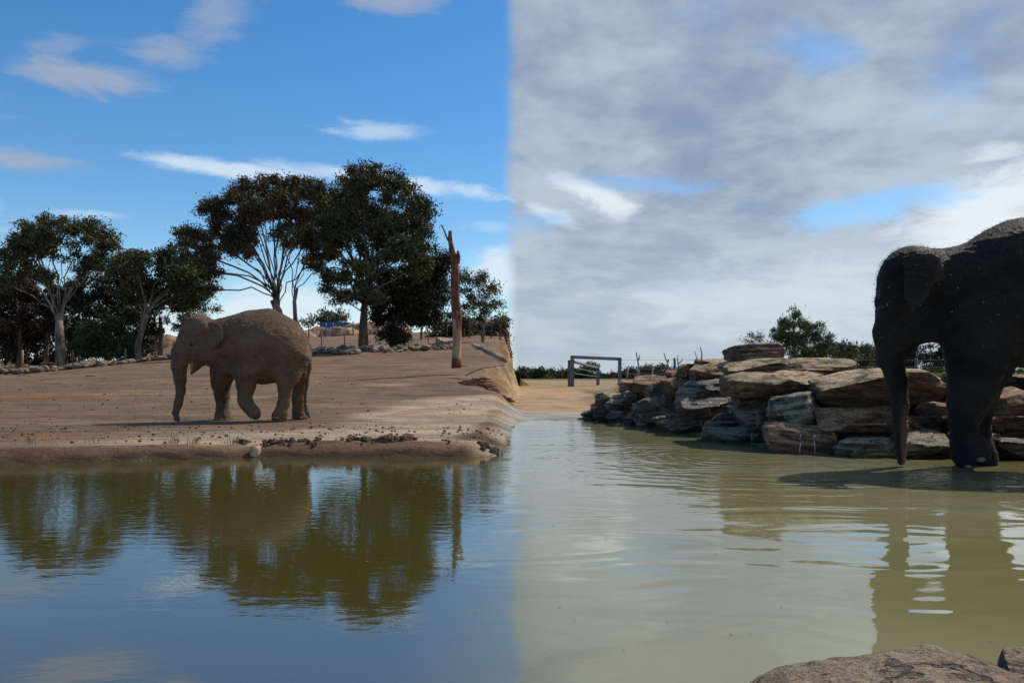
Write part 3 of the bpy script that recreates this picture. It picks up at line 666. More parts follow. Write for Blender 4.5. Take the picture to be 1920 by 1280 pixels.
# thin trickles running over the stones
def trickle_fn(b, s):
    s.inputs['Base Color'].default_value = (.42, .45, .48, 1); s.inputs['Roughness'].default_value = .1; s.inputs['Specular IOR Level'].default_value = .6
    b.put(s.inputs['Alpha'], b.step(b.noise(b.n('ShaderNodeTexCoord').outputs['Object'], 18, 4, .6), .4, .6, .1, .75))
M['trickle'] = material('trickle', trickle_fn)
for (x, ya, yb) in [(1248, 722, 750), (1243, 735, 770), (1205, 775, 786), (1241, 752, 782), (1286, 752, 775), (1315, 780, 800), (1352, 772, 808), (1300, 752, 782), (1172, 755, 770), (1390, 770, 800), (1608, 783, 798), (1660, 786, 796), (1222, 757, 776), (1262, 785, 800), (1276, 782, 806), (1330, 752, 775), (1366, 750, 772), (1410, 806, 828), (1470, 812, 846), (1500, 814, 850), (1528, 816, 850), (1192, 742, 758), (1230, 722, 752), (1420, 772, 802)]:
    yw = float(np.interp(x, *YW)); g = yb - HZ; zb = max(0, (H - g * yw / F) / (1 + g / F)); Y = yw + zb - .24
    t = MB(); pts = []
    for i in range(7):
        f = i / 6; p = P(x + random.uniform(-1.5, 1.5), ya + (yb - ya) * f, Y + .10 * (1 - f)); pts.append(p - pile.location)
    t.tube(pts, [.003 + random.uniform(0, .005) for _ in pts], 5); t.build('water_trickle', M['trickle'], pile, True)
# the stones at the viewer's feet
def near_rock(x0, x1, ytop, Y, seed, label, hgt=.8, dp=.8, cuts=1, tilt=0.0):
    w = (x1 - x0) / F * Y; top = P((x0 + x1) / 2, ytop, Y + dp * .42)
    top.x *= Y / (Y + dp * .42)
    me = rock_mesh('foreground_boulder', (w, dp, hgt), seed, 64, 4.2, cuts, .03, .006, .018, .1)
    o = link('foreground_boulder', me, M['rock_near'], None, (top.x, Y + .0, top.z - hgt / 2)); o.rotation_euler[1] = tilt; tag(o, label, 'boulder'); return o
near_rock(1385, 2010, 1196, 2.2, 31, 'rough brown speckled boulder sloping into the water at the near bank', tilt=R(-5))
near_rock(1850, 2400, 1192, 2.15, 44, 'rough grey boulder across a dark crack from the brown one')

# ------------------------------------------------------------------ rubble line on the left
rub = empty('rubble_bank', P(300, 680, 45), 'long low bank of loose pale rubble stones in front of the gum trees', 'rubble')
protos = [rock_mesh('stone', (1, .9, .75), 900 + i, 4, 3.5, 8, .12, .0, .05) for i in range(8)]
for m_ in protos: m_.materials.append(M['rubble'])
def stones(xa, xb, n, ya, yb, ylo, yhi, smin, smax):
    for i in range(n):
        f = random.random(); px = xa + (xb - xa) * f; Y = random.uniform(ya, yb) + (ylo + (yhi - ylo) * f)
        X = (px - 960) / F * Y; s_ = random.uniform(smin, smax)
        o = link('stone', protos[i % 8], None, rub, Vector((X, Y, tz(X, Y) + s_ * .15 + random.random() * s_ * .4)) - rub.location)
        o.scale = (s_ * random.uniform(.8, 1.5), s_, s_ * random.uniform(.5, .9)); o.rotation_euler = (random.uniform(-.4, .4), random.uniform(-.4, .4), random.uniform(0, 6))
stones(-10, 200, 110, -1.6, 1.6, 41.5, 42.5, .2, .5)
stones(200, 330, 60, -1.0, 1.2, 42.5, 45, .18, .42)
stones(575, 800, 100, -1.4, 1.6, 43, 46, .2, .5)
stones(800, 850, 16, -1.0, 1.0, 46, 46, .2, .4)

# ------------------------------------------------------------------ trees
def branches(trunk, targets, up=.25, jit=.10, limbs=()):
    """trunk: list of (pos, r). Each target is joined to the nearest sensible point of what has grown so far."""
    nodes = [Vector(p) for p, r in trunk]; par = list(range(-1, len(nodes) - 1)); fixed = [r for p, r in trunk]
    base = len(nodes); top = nodes[-1]; first = max(1, base // 2)
    plen = [0.0] * base
    for i in range(1, base): plen[i] = plen[i - 1] + (nodes[i] - nodes[i - 1]).length
    jobs = [(Vector(t), 1.0) for t in sorted(limbs, key=lambda t: (Vector(t) - top).length)] + [(Vector(t), .35) for t in sorted(map(tuple, targets), key=lambda t: (Vector(t) - top).length)]
    for t, bf in jobs: 
        arr = np.array([tuple(v) for v in nodes[first:]]); dv_ = np.array(t) - arr
        dist = np.linalg.norm(dv_, axis=1); down = np.clip(-dv_[:, 2] / (dist + .01), 0, 1); cost = dist * (1 + 1.2 * down) + bf * np.array(plen[first:])
        k = int(cost.argmin()) + first; a = nodes[k]; L = (t - a).length; d0 = (a - nodes[par[k]]).normalized() if par[k] >= 0 else Vector((0, 0, 1))
        c = a + d0 * L * .35 + Vector((0, 0, up * L * .5)); n = max(2, min(7, int(L / .45))); prev = k
        for j in range(1, n + 1):
            f = j / n; p = a * (1 - f) ** 2 + c * 2 * f * (1 - f) + t * f * f
            if j < n: p = p + Vector((random.gauss(0, 1), random.gauss(0, 1), random.gauss(0, 1))) * jit * min(L * .25, .5)
            plen.append(plen[prev] + (p - nodes[prev]).length); nodes.append(p); par.append(prev); prev = len(nodes) - 1
    return nodes, par, base
def wood_mesh(nodes, par, base, trunk, tip, expo=.5, lim=.8):
    n = len(nodes); cnt = [0] * n; kids = [[] for _ in range(n)]
    for i, p in enumerate(par):
        if p >= 0: kids[p].append(i)
    for i in range(n - 1, -1, -1): cnt[i] = max(1, sum(cnt[j] for j in kids[i]))
    rad = [tip * cnt[i] ** expo for i in range(n)]
    for i in range(base): rad[i] = trunk[i][1]
    for i in range(base, n): rad[i] = min(rad[i], rad[par[i]] * .9 if par[i] < base else rad[par[i]])
    mb = MB(); seen = set()
    for i in range(n):
        if i in seen or (i > 0 and par[i] < 0): continue
        chain = ([par[i]] if par[i] >= 0 else []) + [i]; seen.add(i); k = i
        while kids[k]:
            nx_ = [j for j in kids[k] if j not in seen]
            if not nx_: break
            k = max(nx_, key=lambda j: (j < base, cnt[j])); chain.append(k); seen.add(k)
        rr = [rad[j] for j in chain]
        if par[i] >= 0: rr[0] = rr[1]
        big = rr[0] > .06
        mb.tube([nodes[j] for j in chain], rr, 8 if big else 4, cap=True, wob=.06 if big else 0)
    return mb
def leaf_mesh(cl, per, spread, length, width, droop):
    """cl: (n,3) clump centres; narrow leaves scattered through each clump"""
    n = len(cl) * per; c = np.repeat(cl, per, 0)
    sp = np.repeat(spread * RNG.uniform(.6, 1.25, len(cl)), per)[:, None]
    p = c + RNG.normal(0, .48, (n, 3)) * sp * np.array([1, 1, .72])
    d = RNG.normal(0, 1, (n, 3)); d /= np.linalg.norm(d, axis=1)[:, None]; d[:, 2] -= droop; d /= np.linalg.norm(d, axis=1)[:, None]
    w = np.cross(d, RNG.normal(0, 1, (n, 3))); w /= np.linalg.norm(w, axis=1)[:, None] + 1e-9
    L = (length * RNG.uniform(.6, 1.3, n))[:, None]; w = w * (width * RNG.uniform(.7, 1.3, n))[:, None] * .5
    V = np.stack([p - d * L * .5, p + w, p + d * L * .5, p - w], 1).reshape(-1, 3)
    return V, np.arange(n * 4).reshape(-1, 4)
def tree(name, label, Y, trunk_px, blobs, leaf, bark, cat='tree', density=1.0, per=110, spread=.5, leafsize=(.26, .07), droop=.6, tip=.018, group=None, depth=.45, shell=.35, twigs=None, step_px=15, expo=.42, up=.25):
    base = P(trunk_px[0][0], trunk_px[0][1], Y); gz_ = tz(base.x, base.y); base.z = gz_
    r_ = empty(name, base, label, cat, group)
    tp = []
    for i, (x, y, rp) in enumerate(trunk_px):
        p = P(x, y, Y + (0 if i == 0 else random.uniform(-.15, .15))); 
        if i == 0: p.z = gz_ - .15
        tp.append((p - base, rp * Y / F))
    wid = (max(b[0] + b[2] for b in blobs) - min(b[0] - b[2] for b in blobs)) / F * Y
    cl = []; limbs = []
    for (x, y, rx, ry) in blobs:
        c = P(x, y, Y); cy = random.uniform(-.5, .5) * wid * depth * (1 - .4 * abs(x - trunk_px[-1][0]) / F * Y / (wid * .5 + .01)); ax, az_ = rx / F * Y, ry / F * Y
        n = max(2, int(density * rx * ry / (step_px * step_px) * 5.6))
        limbs.append(np.array((c.x, c.y + cy, c.z - az_ * .3)) - np.array(base))
        for _ in range(n):
            v = Vector((random.gauss(0, 1), random.gauss(0, 1), random.gauss(0, 1))).normalized() * (shell + (1 - shell) * random.random()) ** .6
            cl.append((c.x + v.x * ax, c.y + cy + v.y * min(ax, az_) * 1.1, c.z + v.z * az_))
    cl = np.array(cl) - np.array(base)
    tg_ = cl if twigs is None else cl[RNG.permutation(len(cl))[:twigs]]
    nodes, par, nb_ = branches(tp, tg_, up, .16, limbs)
    wood_mesh(nodes, par, nb_, tp, tip, expo).build('trunk', M[bark], r_, True)
    V, q_ = leaf_mesh(cl, per, spread, leafsize[0], leafsize[1], droop)
    link('crown', mesh('crown', V, q_), M[leaf], r_)
    return r_
tree('gum_tree', 'gum tree with a rounded umbrella crown rising from the pale rubble bank', 46, [(115, 676, 10), (113, 650, 8.5), (112, 628, 7.5), (111, 600, 6)],
     [(28, 490, 28, 45), (55, 455, 38, 26), (105, 432, 48, 22), (150, 428, 40, 20), (178, 455, 28, 34), (75, 470, 36, 18), (125, 470, 34, 20), (185, 490, 18, 20), (18, 525, 14, 20), (150, 495, 30, 15), (60, 510, 26, 10), (105, 520, 30, 9)], 'gum', 'bark_pale', density=.95)
tree('gum_tree', 'smaller gum tree with two crooked pale stems beside the green shrub', 46.5, [(262, 668, 7), (258, 648, 5.5), (266, 618, 5), (276, 590, 3.6)],
     [(235, 480, 26, 20), (270, 495, 34, 26), (310, 500, 30, 28), (318, 475, 22, 16), (345, 520, 34, 26), (370, 540, 22, 22), (290, 540, 50, 22), (245, 520, 26, 24), (335, 560, 32, 14), (225, 500, 18, 20), (360, 500, 18, 18), (250, 560, 24, 12)], 'gum', 'bark_pale')
tree('gum_tree', 'wide spreading gum tree with many bare pale limbs and brownish leaves', 50, [(528, 640, 9), (526, 610, 8.5), (522, 585, 7.5), (512, 562, 6)],
     [(435, 365, 30, 20), (530, 380, 34, 20), (420, 460, 30, 14), (470, 470, 24, 10), (345, 435, 26, 20), (385, 380, 34, 26), (420, 420, 50, 28), (370, 470, 36, 40), (455, 390, 40, 18), (510, 350, 44, 26), (560, 350, 40, 22), (500, 400, 48, 22), (555, 405, 40, 28), (450, 440, 34, 18), (590, 390, 22, 34), (400, 505, 30, 22), (350, 500, 22, 26), (590, 450, 20, 26), (540, 445, 28, 14), (395, 545, 28, 12), (470, 355, 24, 14), (575, 490, 18, 16)], 'gum_brown', 'bark_pale', depth=.5, density=1.2)
tree('gum_tree', 'leaning pale gum stem forking behind the rump of the walking elephant', 48.5, [(553, 640, 4.2), (554, 600, 4), (552, 565, 3.6), (557, 540, 3.0)],
     [(590, 470, 20, 18), (600, 500, 14, 16), (520, 430, 26, 14), (570, 440, 24, 16), (610, 440, 14, 26)], 'gum', 'bark_pale', density=.8)
tree('gum_tree', 'tall dense gum tree with dark green domed crown and a fibrous trunk', 47, [(680, 660, 9.5), (681, 630, 8.5), (682, 600, 7.5), (684, 570, 6)],
     [(600, 370, 26, 24), (640, 420, 34, 22), (690, 440, 40, 22), (745, 440, 40, 24), (675, 510, 34, 18), (640, 360, 40, 28), (690, 345, 46, 26), (740, 365, 42, 28), (780, 390, 32, 34), (615, 395, 28, 34), (665, 400, 48, 30), (725, 415, 48, 30), (785, 440, 26, 34), (610, 450, 24, 34), (645, 460, 32, 24), (700, 470, 44, 22), (760, 475, 36, 28), (620, 510, 26, 20), (650, 560, 22, 12), (720, 520, 34, 22), (605, 530, 14, 16), (670, 545, 24, 16), (790, 500, 22, 26), (700, 560, 26, 16)], 'gum', 'bark_brown', density=1.1, depth=.5)
tree('gum_tree', 'very dark low bushy gum tree between the tall gum and the dead trunk', 49, [(738, 655, 8), (736, 630, 7), (734, 605, 6)],
     [(760, 530, 40, 28), (800, 510, 34, 32), (825, 485, 20, 26), (735, 560, 40, 26), (785, 560, 40, 26), (820, 545, 22, 34), (760, 590, 34, 18), (805, 590, 30, 18), (715, 590, 24, 18), (738, 630, 26, 18)], 'gum_dark', 'bark_brown', density=1.5, per=120)
tree('gum_tree', 'thin airy gum tree with a flat top behind the dead trunk', 56, [(905, 640, 3.5), (906, 615, 3), (900, 590, 2.6)],
     [(870, 520, 22, 13), (895, 525, 26, 15), (918, 545, 18, 16), (925, 575, 15, 18), (875, 550, 18, 12), (900, 565, 24, 12), (865, 580, 14, 14), (932, 600, 10, 14), (895, 590, 22, 10)], 'gum', 'bark_pale', leafsize=(.24, .06))
for i, (x, yb, Yd, lb, bl) in enumerate([(35, 668, 55, 'dull brown tree in shade left of the umbrella gum', [(5, 560, 34, 36), (40, 550, 36, 30), (20, 600, 40, 32), (60, 590, 30, 30), (-25, 580, 30, 40), (15, 640, 30, 20)]),
        (85, 664, 57, 'dull brown tree standing directly behind the umbrella gum', [(80, 550, 36, 28), (115, 570, 36, 28), (85, 600, 36, 26), (140, 550, 28, 22), (60, 630, 22, 16)]),
        (205, 662, 56, 'dark spreading tree behind the green shrub', [(180, 540, 34, 24), (215, 520, 30, 26), (215, 565, 38, 24), (170, 575, 32, 24), (245, 590, 32, 24), (200, 600, 36, 20)]),
        (300, 655, 58, 'dark tree behind the crooked two-stemmed gum', [(285, 560, 32, 22), (320, 560, 30, 24), (350, 550, 24, 24), (275, 590, 24, 18), (290, 615, 18, 14)])]):
    tree('shade_tree', lb, Yd, [(x, yb, 5), (x + 2, yb - 30, 4), (x, yb - 60, 3)], bl, 'brown_leaf' if i < 2 else 'gum_dark', 'bark_brown', density=1.15, per=90, leafsize=(.3, .085), twigs=60)
for (x, yb, Yd, lb, bl) in [(790, 640, 62, 'small dark tree with a forked pale stem far behind the bushy gum', [(785, 600, 20, 10), (800, 590, 20, 14), (770, 595, 14, 10)]),
        (870, 636, 66, 'low dark thicket tree just right of the dead trunk', [(860, 600, 24, 16), (880, 610, 24, 14), (850, 615, 16, 12)]), (925, 636, 70, 'low dark thicket tree at the end of the earth rise', [(915, 610, 20, 14), (935, 615, 18, 14), (945, 600, 14, 14)])]:
    tree('thicket_tree', lb, Yd, [(x, yb, 2.5), (x, yb - 20, 2)], bl, 'gum_dark', 'bark_pale', density=1.3, per=80, leafsize=(.3, .08), twigs=40)
tree('olive_tree', 'grey-green small tree seen in front of the face of the walking elephant', 64, [(335, 650, 3.5), (338, 632, 3), (340, 615, 2.5)], [(330, 600, 20, 14), (352, 595, 22, 14), (340, 618, 22, 12), (378, 580, 24, 10), (400, 575, 20, 9)], 'grey_leaf', 'bark_pale', density=1.0, per=70, twigs=60)
tree('round_tree', 'distant round olive tree behind the blue container', 165, [(622, 618, 1.2), (622, 606, 1)], [(610, 592, 20, 14), (630, 590, 20, 14), (598, 600, 14, 9), (645, 598, 10, 9)], 'scrub', 'bark_brown', density=1.6, per=60, spread=1.1, leafsize=(.7, .25), twigs=30)
tree('round_tree', 'distant small dark tree by the rump of the walking elephant', 150, [(563, 620, 1), (563, 610, 1)], [(558, 606, 12, 8), (570, 608, 9, 6)], 'scrub', 'bark_brown', density=1.6, per=60, spread=.9, leafsize=(.6, .2), twigs=16)
# green shrub on the left
tree('shrub', 'dense rounded green shrub behind the rubble bank', 47.5, [(198, 668, 3), (198, 660, 2.5), (198, 650, 2)], [(160, 645, 24, 24), (185, 630, 26, 28), (215, 625, 26, 26), (240, 645, 24, 24), (200, 655, 40, 16), (145, 655, 14, 14), (258, 655, 12, 14)], 'shrub', 'bark_brown', cat='shrub', density=1.9, per=120, spread=.42, leafsize=(.2, .05), droop=-.5, twigs=60)
for (x, w, top, Yd, lf, lb) in [(10, 46, 590, 62, 'brown_leaf', 'dark undergrowth bush behind the pale wooden fence post'), (70, 40, 600, 63, 'brown_leaf', 'dark undergrowth bush behind the rusty brown boulder'), (130, 36, 595, 62, 'gum_dark', 'dark undergrowth bush left of the green shrub'),
        (268, 28, 605, 60, 'gum_dark', 'dark undergrowth bush behind the crooked stems of the smaller gum'), (840, 40, 600, 68, 'gum_dark', 'dark undergrowth bush behind the foot of the dead tree'), (915, 36, 605, 72, 'brown_leaf', 'brown undergrowth bush below the thin airy gum')]:
    tree('undergrowth_bush', lb, Yd, [(x, 664, 2), (x, 655, 1.6)], [(x - w * .5, top + 25, w * .6, 22), (x + w * .5, top + 22, w * .6, 22), (x, top + 14, w * .6, 16), (x, top + 48, w, 18), (x, 668, w * 1.2, 15)], lf, 'bark_brown', cat='bush', density=1.0, per=90, spread=.7, leafsize=(.3, .09), twigs=30)
# right side, beyond the fence
tree('pine_tree', 'bushy green pine tree rising behind the boulder pile', 70, [(1490, 715, 4), (1490, 690, 3.5), (1489, 655, 3), (1487, 600, 1.6)],
     [(1482, 592, 5, 11), (1497, 594, 5, 12), (1468, 603, 5, 11), (1512, 602, 5, 12), (1536, 612, 5, 11), (1457, 628, 5, 12), (1550, 635, 6, 10), (1487, 604, 10, 14), (1475, 615, 14, 14), (1500, 612, 15, 14), (1465, 635, 16, 12), (1490, 640, 22, 16), (1520, 632, 18, 16), (1538, 645, 14, 16), (1455, 655, 18, 14), (1490, 665, 30, 16), (1530, 668, 24, 16), (1448, 675, 14, 12), (1533, 612, 7, 8)], 'pine', 'bark_brown', density=1.7, per=110, spread=.5, leafsize=(.34, .06), droop=-1.1, twigs=120)
tree('wattle_tree', 'grey-green airy tree beside the pine', 78, [(1412, 715, 3), (1411, 690, 2.5), (1410, 660, 2)], [(1395, 645, 16, 10), (1415, 635, 18, 10), (1430, 645, 12, 12), (1400, 660, 20, 12), (1425, 662, 18, 12)], 'grey_leaf', 'bark_brown', density=1.0, per=70, spread=.6, leafsize=(.3, .07), twigs=60)
for i, (x, y0, w, h_, lb) in enumerate([(1575, 650, 30, 20, 'olive bushy tree right of the pine'), (1612, 655, 28, 18, 'olive bushy tree over the end of the tan slab'), (1645, 660, 24, 18, 'olive bushy tree touching the trunk of the wet elephant'), (1700, 660, 26, 22, 'dark tree seen through the gap under the chin of the wet elephant'), (1752, 655, 26, 24, 'dark tree seen just ahead of the foreleg of the wet elephant')]):
    tree('bushy_tree', lb, 82 + i * 2, [(x, 718, 2.5), (x, 700, 2), (x, 685, 1.8)], [(x - w * .5, y0 + h_ * .3, w * .6, h_ * .7), (x + w * .4, y0 + h_ * .15, w * .6, h_ * .7), (x, y0 + h_, w, h_ * .8), (x, y0 + h_ * 1.9, w, h_ * .7)], 'scrub' if i < 3 else 'gum_dark', 'bark_brown', density=1.5, per=80, spread=.75, leafsize=(.42, .12), twigs=50)
def far_tree(x, top, w, Yd, lb, leaf='scrub', group=None):
    h_ = 728 - top
    tree('scrub_tree', lb, Yd, [(x, 724, 1.3), (x, 715, 1.1), (x + 1, 728 - h_ * .5, .9)], [(x - w * .35, top + h_ * .35, w * .4, h_ * .22), (x + w * .3, top + h_ * .3, w * .45, h_ * .25), (x, top + h_ * .18, w * .35, h_ * .16), (x, top + h_ * .62, w * .6, h_ * .25), (x, top + h_ * .85, w * .6, h_ * .18)], leaf, 'bark_pale', density=2.6, per=60, spread=1.0, leafsize=(.75, .22), twigs=40, group=group)
gsame = 'low scrub trees on the far side of the sand flat'; lsame = 'low grey-green scrub tree on the far side of the sand flat'
for (x, tp_, w, Yd) in [(972, 688, 40, 170), (992, 692, 26, 190), (1014, 690, 34, 165), (1040, 692, 34, 180), (1062, 690, 30, 175)]: far_tree(x, tp_, w, Yd, lsame, group=gsame)
for (x, tp_, w, Yd, lb) in [(1100, 680, 34, 175, 'airy scrub tree framed inside the steel gate'), (1135, 697, 36, 180, 'low scrub tree against the right post of the steel gate'), (1176, 692, 28, 175, 'low scrub tree just outside the steel gate'), (1215, 684, 60, 160, 'broad dark scrub tree behind the dead sticks'), (1250, 692, 30, 170, 'low scrub tree by the steel fence post above the red boulders')]: far_tree(x, tp_, w, Yd, lb)

# ------------------------------------------------------------------ dead trunk, logs, stumps, sticks
YD = 30; bx_, gz0 = (855 - 960) / F * YD, 0
root = P(855, 683, YD); gz0 = tz(root.x, YD); dt = empty('dead_tree', (root.x, YD, gz0), 'tall bare dead trunk, bark red above and stripped tan below', 'dead tree')
def loc(px, py, Y=YD): return P(px, py, Y) - dt.location
k = YD / F
low = [(856, 690, 9), (855.5, 676, 8.6), (856, 655, 8.4), (857, 630, 8.2), (857, 605, 8.0), (856, 588, 8)]
upp = [(856, 588, 8.2), (854.5, 570, 8.3), (853.5, 545, 8.2), (853, 520, 8.2), (853, 500, 7.6), (851, 484, 6.6), (848, 470, 5.4), (845, 455, 4.4), (844, 443, 3.8), (844.5, 433, 3.4)]
b_ = MB(); b_.tube([loc(x, y) for x, y, r in low], [r * k for *_, r in low], 12, True, .05); b_.build('bare_wood', M['wood_tan'], dt, True)
b_ = MB(); b_.tube([loc(x, y) for x, y, r in upp], [r * k for *_, r in upp], 12, True, .09); b_.build('bark', M['bark_red'], dt, True)
for j in range(9):      # ragged tongues of bark running down over the stripped wood
    a = j * .7; b_ = MB(); L_ = random.uniform(8, 40); o_ = Vector((math.cos(a), math.sin(a), 0)) * 7.4 * k; b_.tube([loc(856, 584) + o_, loc(856.6, 588 + L_ * .5) + o_ * 1.02, loc(857, 588 + L_) + o_ * 1.02], [3.4 * k, 2.4 * k, .5 * k], 6, True, .2); b_.build('bark_strip', M['bark_red'], dt, True)
b_ = MB(); b_.tube([loc(857, 492), loc(859, 480), loc(858.5, 470)], [6 * k, 4.5 * k, 2 * k], 8, True, .15); b_.build('broken_knob', M['bark_red'], dt, True)
b_ = MB(); b_.tube([loc(843, 455), loc(837, 444), loc(832, 430), loc(826, 421)], [2.2 * k, 1.8 * k, 1.4 * k, .8 * k], 7); b_.build('dead_branch', M['bark_brown'], dt, True)
b_ = MB(); b_.tube([loc(856, 690), loc(855.6, 681), loc(855.5, 671)], [9.8 * k, 9.4 * k, 8.9 * k], 12, True, .05); b_.build('bark_collar', M['bark_red'], dt, True)
def log(name, label, cat, pts, mat, n=8, wob=.08, ground=True):
    b = MB(); c = pts[0]; q_ = [P(x, y, Y) for x, y, Y, r in pts]; o0 = q_[0]
    b.tube([p - o0 for p in q_], [r * Y / F for x, y, Y, r in pts], n, True, wob); o = b.build(name, M[mat], None, True, o0); return tag(o, label, cat)
log('fallen_log', 'grey fallen log propped up beside the dead trunk', 'log', [(886, 645, 29, 2.6), (893, 650, 28.8, 4.4), (905, 654, 28.5, 4.0), (914, 660, 28.3, 4.7), (925, 664, 28, 4.2), (937, 671, 27.8, 4.9), (948, 676, 27.5, 4.4)], 'bark_pale', 9, .2)
log('fallen_branch', 'thin pale curved branch lying over the heap of bark', 'branch', [(873, 704, 27, 1.3), (890, 695, 27, 1.4), (910, 689, 27.2, 1.6), (945, 683, 27.4, 1.8)], 'wood_grey', 6)
bk = MB()
for i in range(150):
    f = random.random(); Y = random.uniform(25.6, 26.6); x = 872 + 78 * f; X = (x - 960) / F * Y; z = tz(X, Y) + random.random() * (.05 + .22 * min(1, f * 1.6))
    a = random.uniform(-.5, .5); l = random.uniform(.1, .3); d = Vector((math.cos(a), math.sin(a), random.uniform(-.15, .2))) * l
    bk.tube([Vector((X, Y, z)) - d, Vector((X, Y, z + .02)), Vector((X, Y, z)) + d], [.012, .03, .012], 4)
tag(bk.build('bark_heap', M['bark_red']), 'low heap of shredded reddish bark below the fallen log', 'bark heap', kind='stuff')
# small cut stump and mud lumps on the water's edge
Ys = 10.75; p0 = P(479, 857, Ys); p0.z = 0
b_ = MB(); b_.tube([(0, 0, -.1), (0, 0, .03), (.004, 0, .10), (.004, 0, .145)], [.078, .074, .07, .066], 12, True, .04); o = b_.build('tree_stump', M['wood_tan'], None, True, p0); tag(o, 'short pale cut stump standing at the muddy waterline', 'stump')
clod = [rock_mesh('mud_clod', (1, .8, .8), 700 + i, 6, 2.6, 8, .16, 0, .09) for i in range(4)]
for m_ in clod: m_.materials.append(M['mud'])
ml = empty('mud_heap', P(710, 832, 11.2), 'row of dark broken mud clods along the lip of the bank', 'mud')
for (px, s_) in [(655, .10), (668, .13), (684, .16), (690, .12), (706, .13), (722, .17), (728, .2), (738, .2), (749, .17), (758, .2), (765, .14), (775, .1)]:
    Y = random.uniform(11.1, 11.4); X = (px - 960) / F * Y; o = link('mud_clod', clod[px % 4], None, ml, Vector((X, Y, tz(X, Y) + s_ * .1)) - ml.location); o.scale = (s_ * 1.0, s_, s_ * random.uniform(.9, 1.3)); o.rotation_euler[2] = random.uniform(0, 6)
ml2 = empty('mud_heap', P(520, 838, 11.0), 'trampled lumpy mud heap right behind the cut stump', 'mud')
for i in range(26):
    Y = random.uniform(10.9, 11.3); px = random.uniform(492, 600) if i < 22 else random.uniform(440, 470); s_ = random.uniform(.05, .13); X = (px - 960) / F * Y
    o = link('mud_clod', clod[i % 4], None, ml2, Vector((X, Y, tz(X, Y) + s_ * .08)) - ml2.location); o.scale = (s_ * 1.1, s_, s_ * 1.0); o.rotation_euler[2] = random.uniform(0, 6)
ml3 = empty('mud_heap', P(925, 845, 10.95), 'small mud heap with dry grass at the corner of the bank', 'mud')
for i in range(10):
    Y = random.uniform(10.95, 11.25); px = random.uniform(895, 948); s_ = random.uniform(.06, .13); X = (px - 960) / F * Y
    o = link('mud_clod', clod[i % 4], None, ml3, Vector((X, Y, tz(X, Y) + s_ * .08)) - ml3.location); o.scale = (s_ * 1.1, s_, s_ * 1.0); o.rotation_euler[2] = random.uniform(0, 6)
def tufts(name, label, spots, mat, hgt, n, spread, w=.004):
    V = []; Fs = []
    for (X, Y) in spots:
        for i in range(n):
            x = X + random.gauss(0, spread); y = Y + random.gauss(0, spread); z = tz(x, y) - .01; h_ = hgt * random.uniform(.4, 1.1); lx, ly = random.gauss(0, .3) * h_, random.gauss(0, .3) * h_; k0 = len(V)
            V += [(x - w, y, z), (x + w, y, z), (x + lx * .4 + w * .7, y + ly * .4, z + h_ * .6), (x + lx * .4 - w * .7, y + ly * .4, z + h_ * .6), (x + lx, y + ly, z + h_)]
            Fs += [(k0, k0 + 1, k0 + 2, k0 + 3), (k0 + 3, k0 + 2, k0 + 4)]
    return tag(link(name, mesh(name, V, Fs), M[mat]), label, 'grass', kind='stuff')
tufts('dry_grass', 'sparse dry grass stems along the muddy edge of the bank', [((px - 960) / F * 11.0, 11.0) for px in (320, 325, 365, 368, 435, 440, 925, 932, 938, 60, 180)], 'dry_grass', .17, 9, .05)
sp_ = [(random.uniform(4.3, 9.5), random.uniform(12.2, 19)) for _ in range(900)]
tufts('green_grass', 'green grass on the terrace behind the boulders', sp_, 'grass', .12, 9, .12, .006)
for (x, y, Y, dx_, lb) in [(45, 706, 33, 26, 'pale stick lying on the dirt below the rubble bank'), (170, 710, 31, 20, 'short pale stick lying on open dirt left of the elephant trunk'), (868, 660, 34, 18, 'thin stick leaning by the foot of the dead trunk')]:
    X = (x - 960) / F * Y; g0 = tz(X, Y); o = MB(); o.tube([(-dx_ / 2 * Y / F, 0, .03), (0, .02, .05), (dx_ / 2 * Y / F, .1, .035)], [.02, .03, .015], 6, True, .1); tag(o.build('stick', M['wood_tan'], None, True, (X, Y, g0)), lb, 'stick')
o = rock_mesh('brown_boulder', (.9, .7, .55), 77, 10, 3, 8); X = (90 - 960) / F * 45; tag(link('brown_boulder', o, M['rock_red'], None, (X, 45, tz(X, 45) + .2)), 'rusty brown boulder at the foot of the umbrella gum', 'boulder')
o = rock_mesh('pale_boulder', (1.2, .9, .8), 78, 10, 3, 8); X = (832 - 960) / F * 47; tag(link('pale_boulder', o, M['rubble'], None, (X, 47, tz(X, 47) + .25)), 'rounded pale boulder just left of the dead trunk', 'boulder')

pb = MB(); pv = [rock_mesh('p', (1, 1, .7), 40 + i, 2, 3, 5, .1, 0, .05) for i in range(4)]; pv = [([v.co.copy() for v in m_.vertices], [tuple(f.vertices) for f in m_.polygons]) for m_ in pv]
for i in range(1000):
    Y = random.uniform(10.9, 30) if i % 2 else random.uniform(10.9, 15); X = (random.uniform(-20, 942) - 960) / F * Y; r = random.choice((.012, .016, .02, .03, .05)) * random.uniform(.7, 1.3); a = random.uniform(0, 6); z = tz(X, Y)
    V_, F_ = pv[i % 4]; c_, s2_ = math.cos(a), math.sin(a)
    pb.add([(X + r * (v.x * c_ - v.y * s2_), Y + r * (v.x * s2_ + v.y * c_), z + r * (v.z + .15)) for v in V_], F_)
tag(pb.build('loose_clods', M['mud']), 'small loose clods and pebbles trodden into the dirt bank', 'clods', kind='stuff')
V_ = []; F_ = []
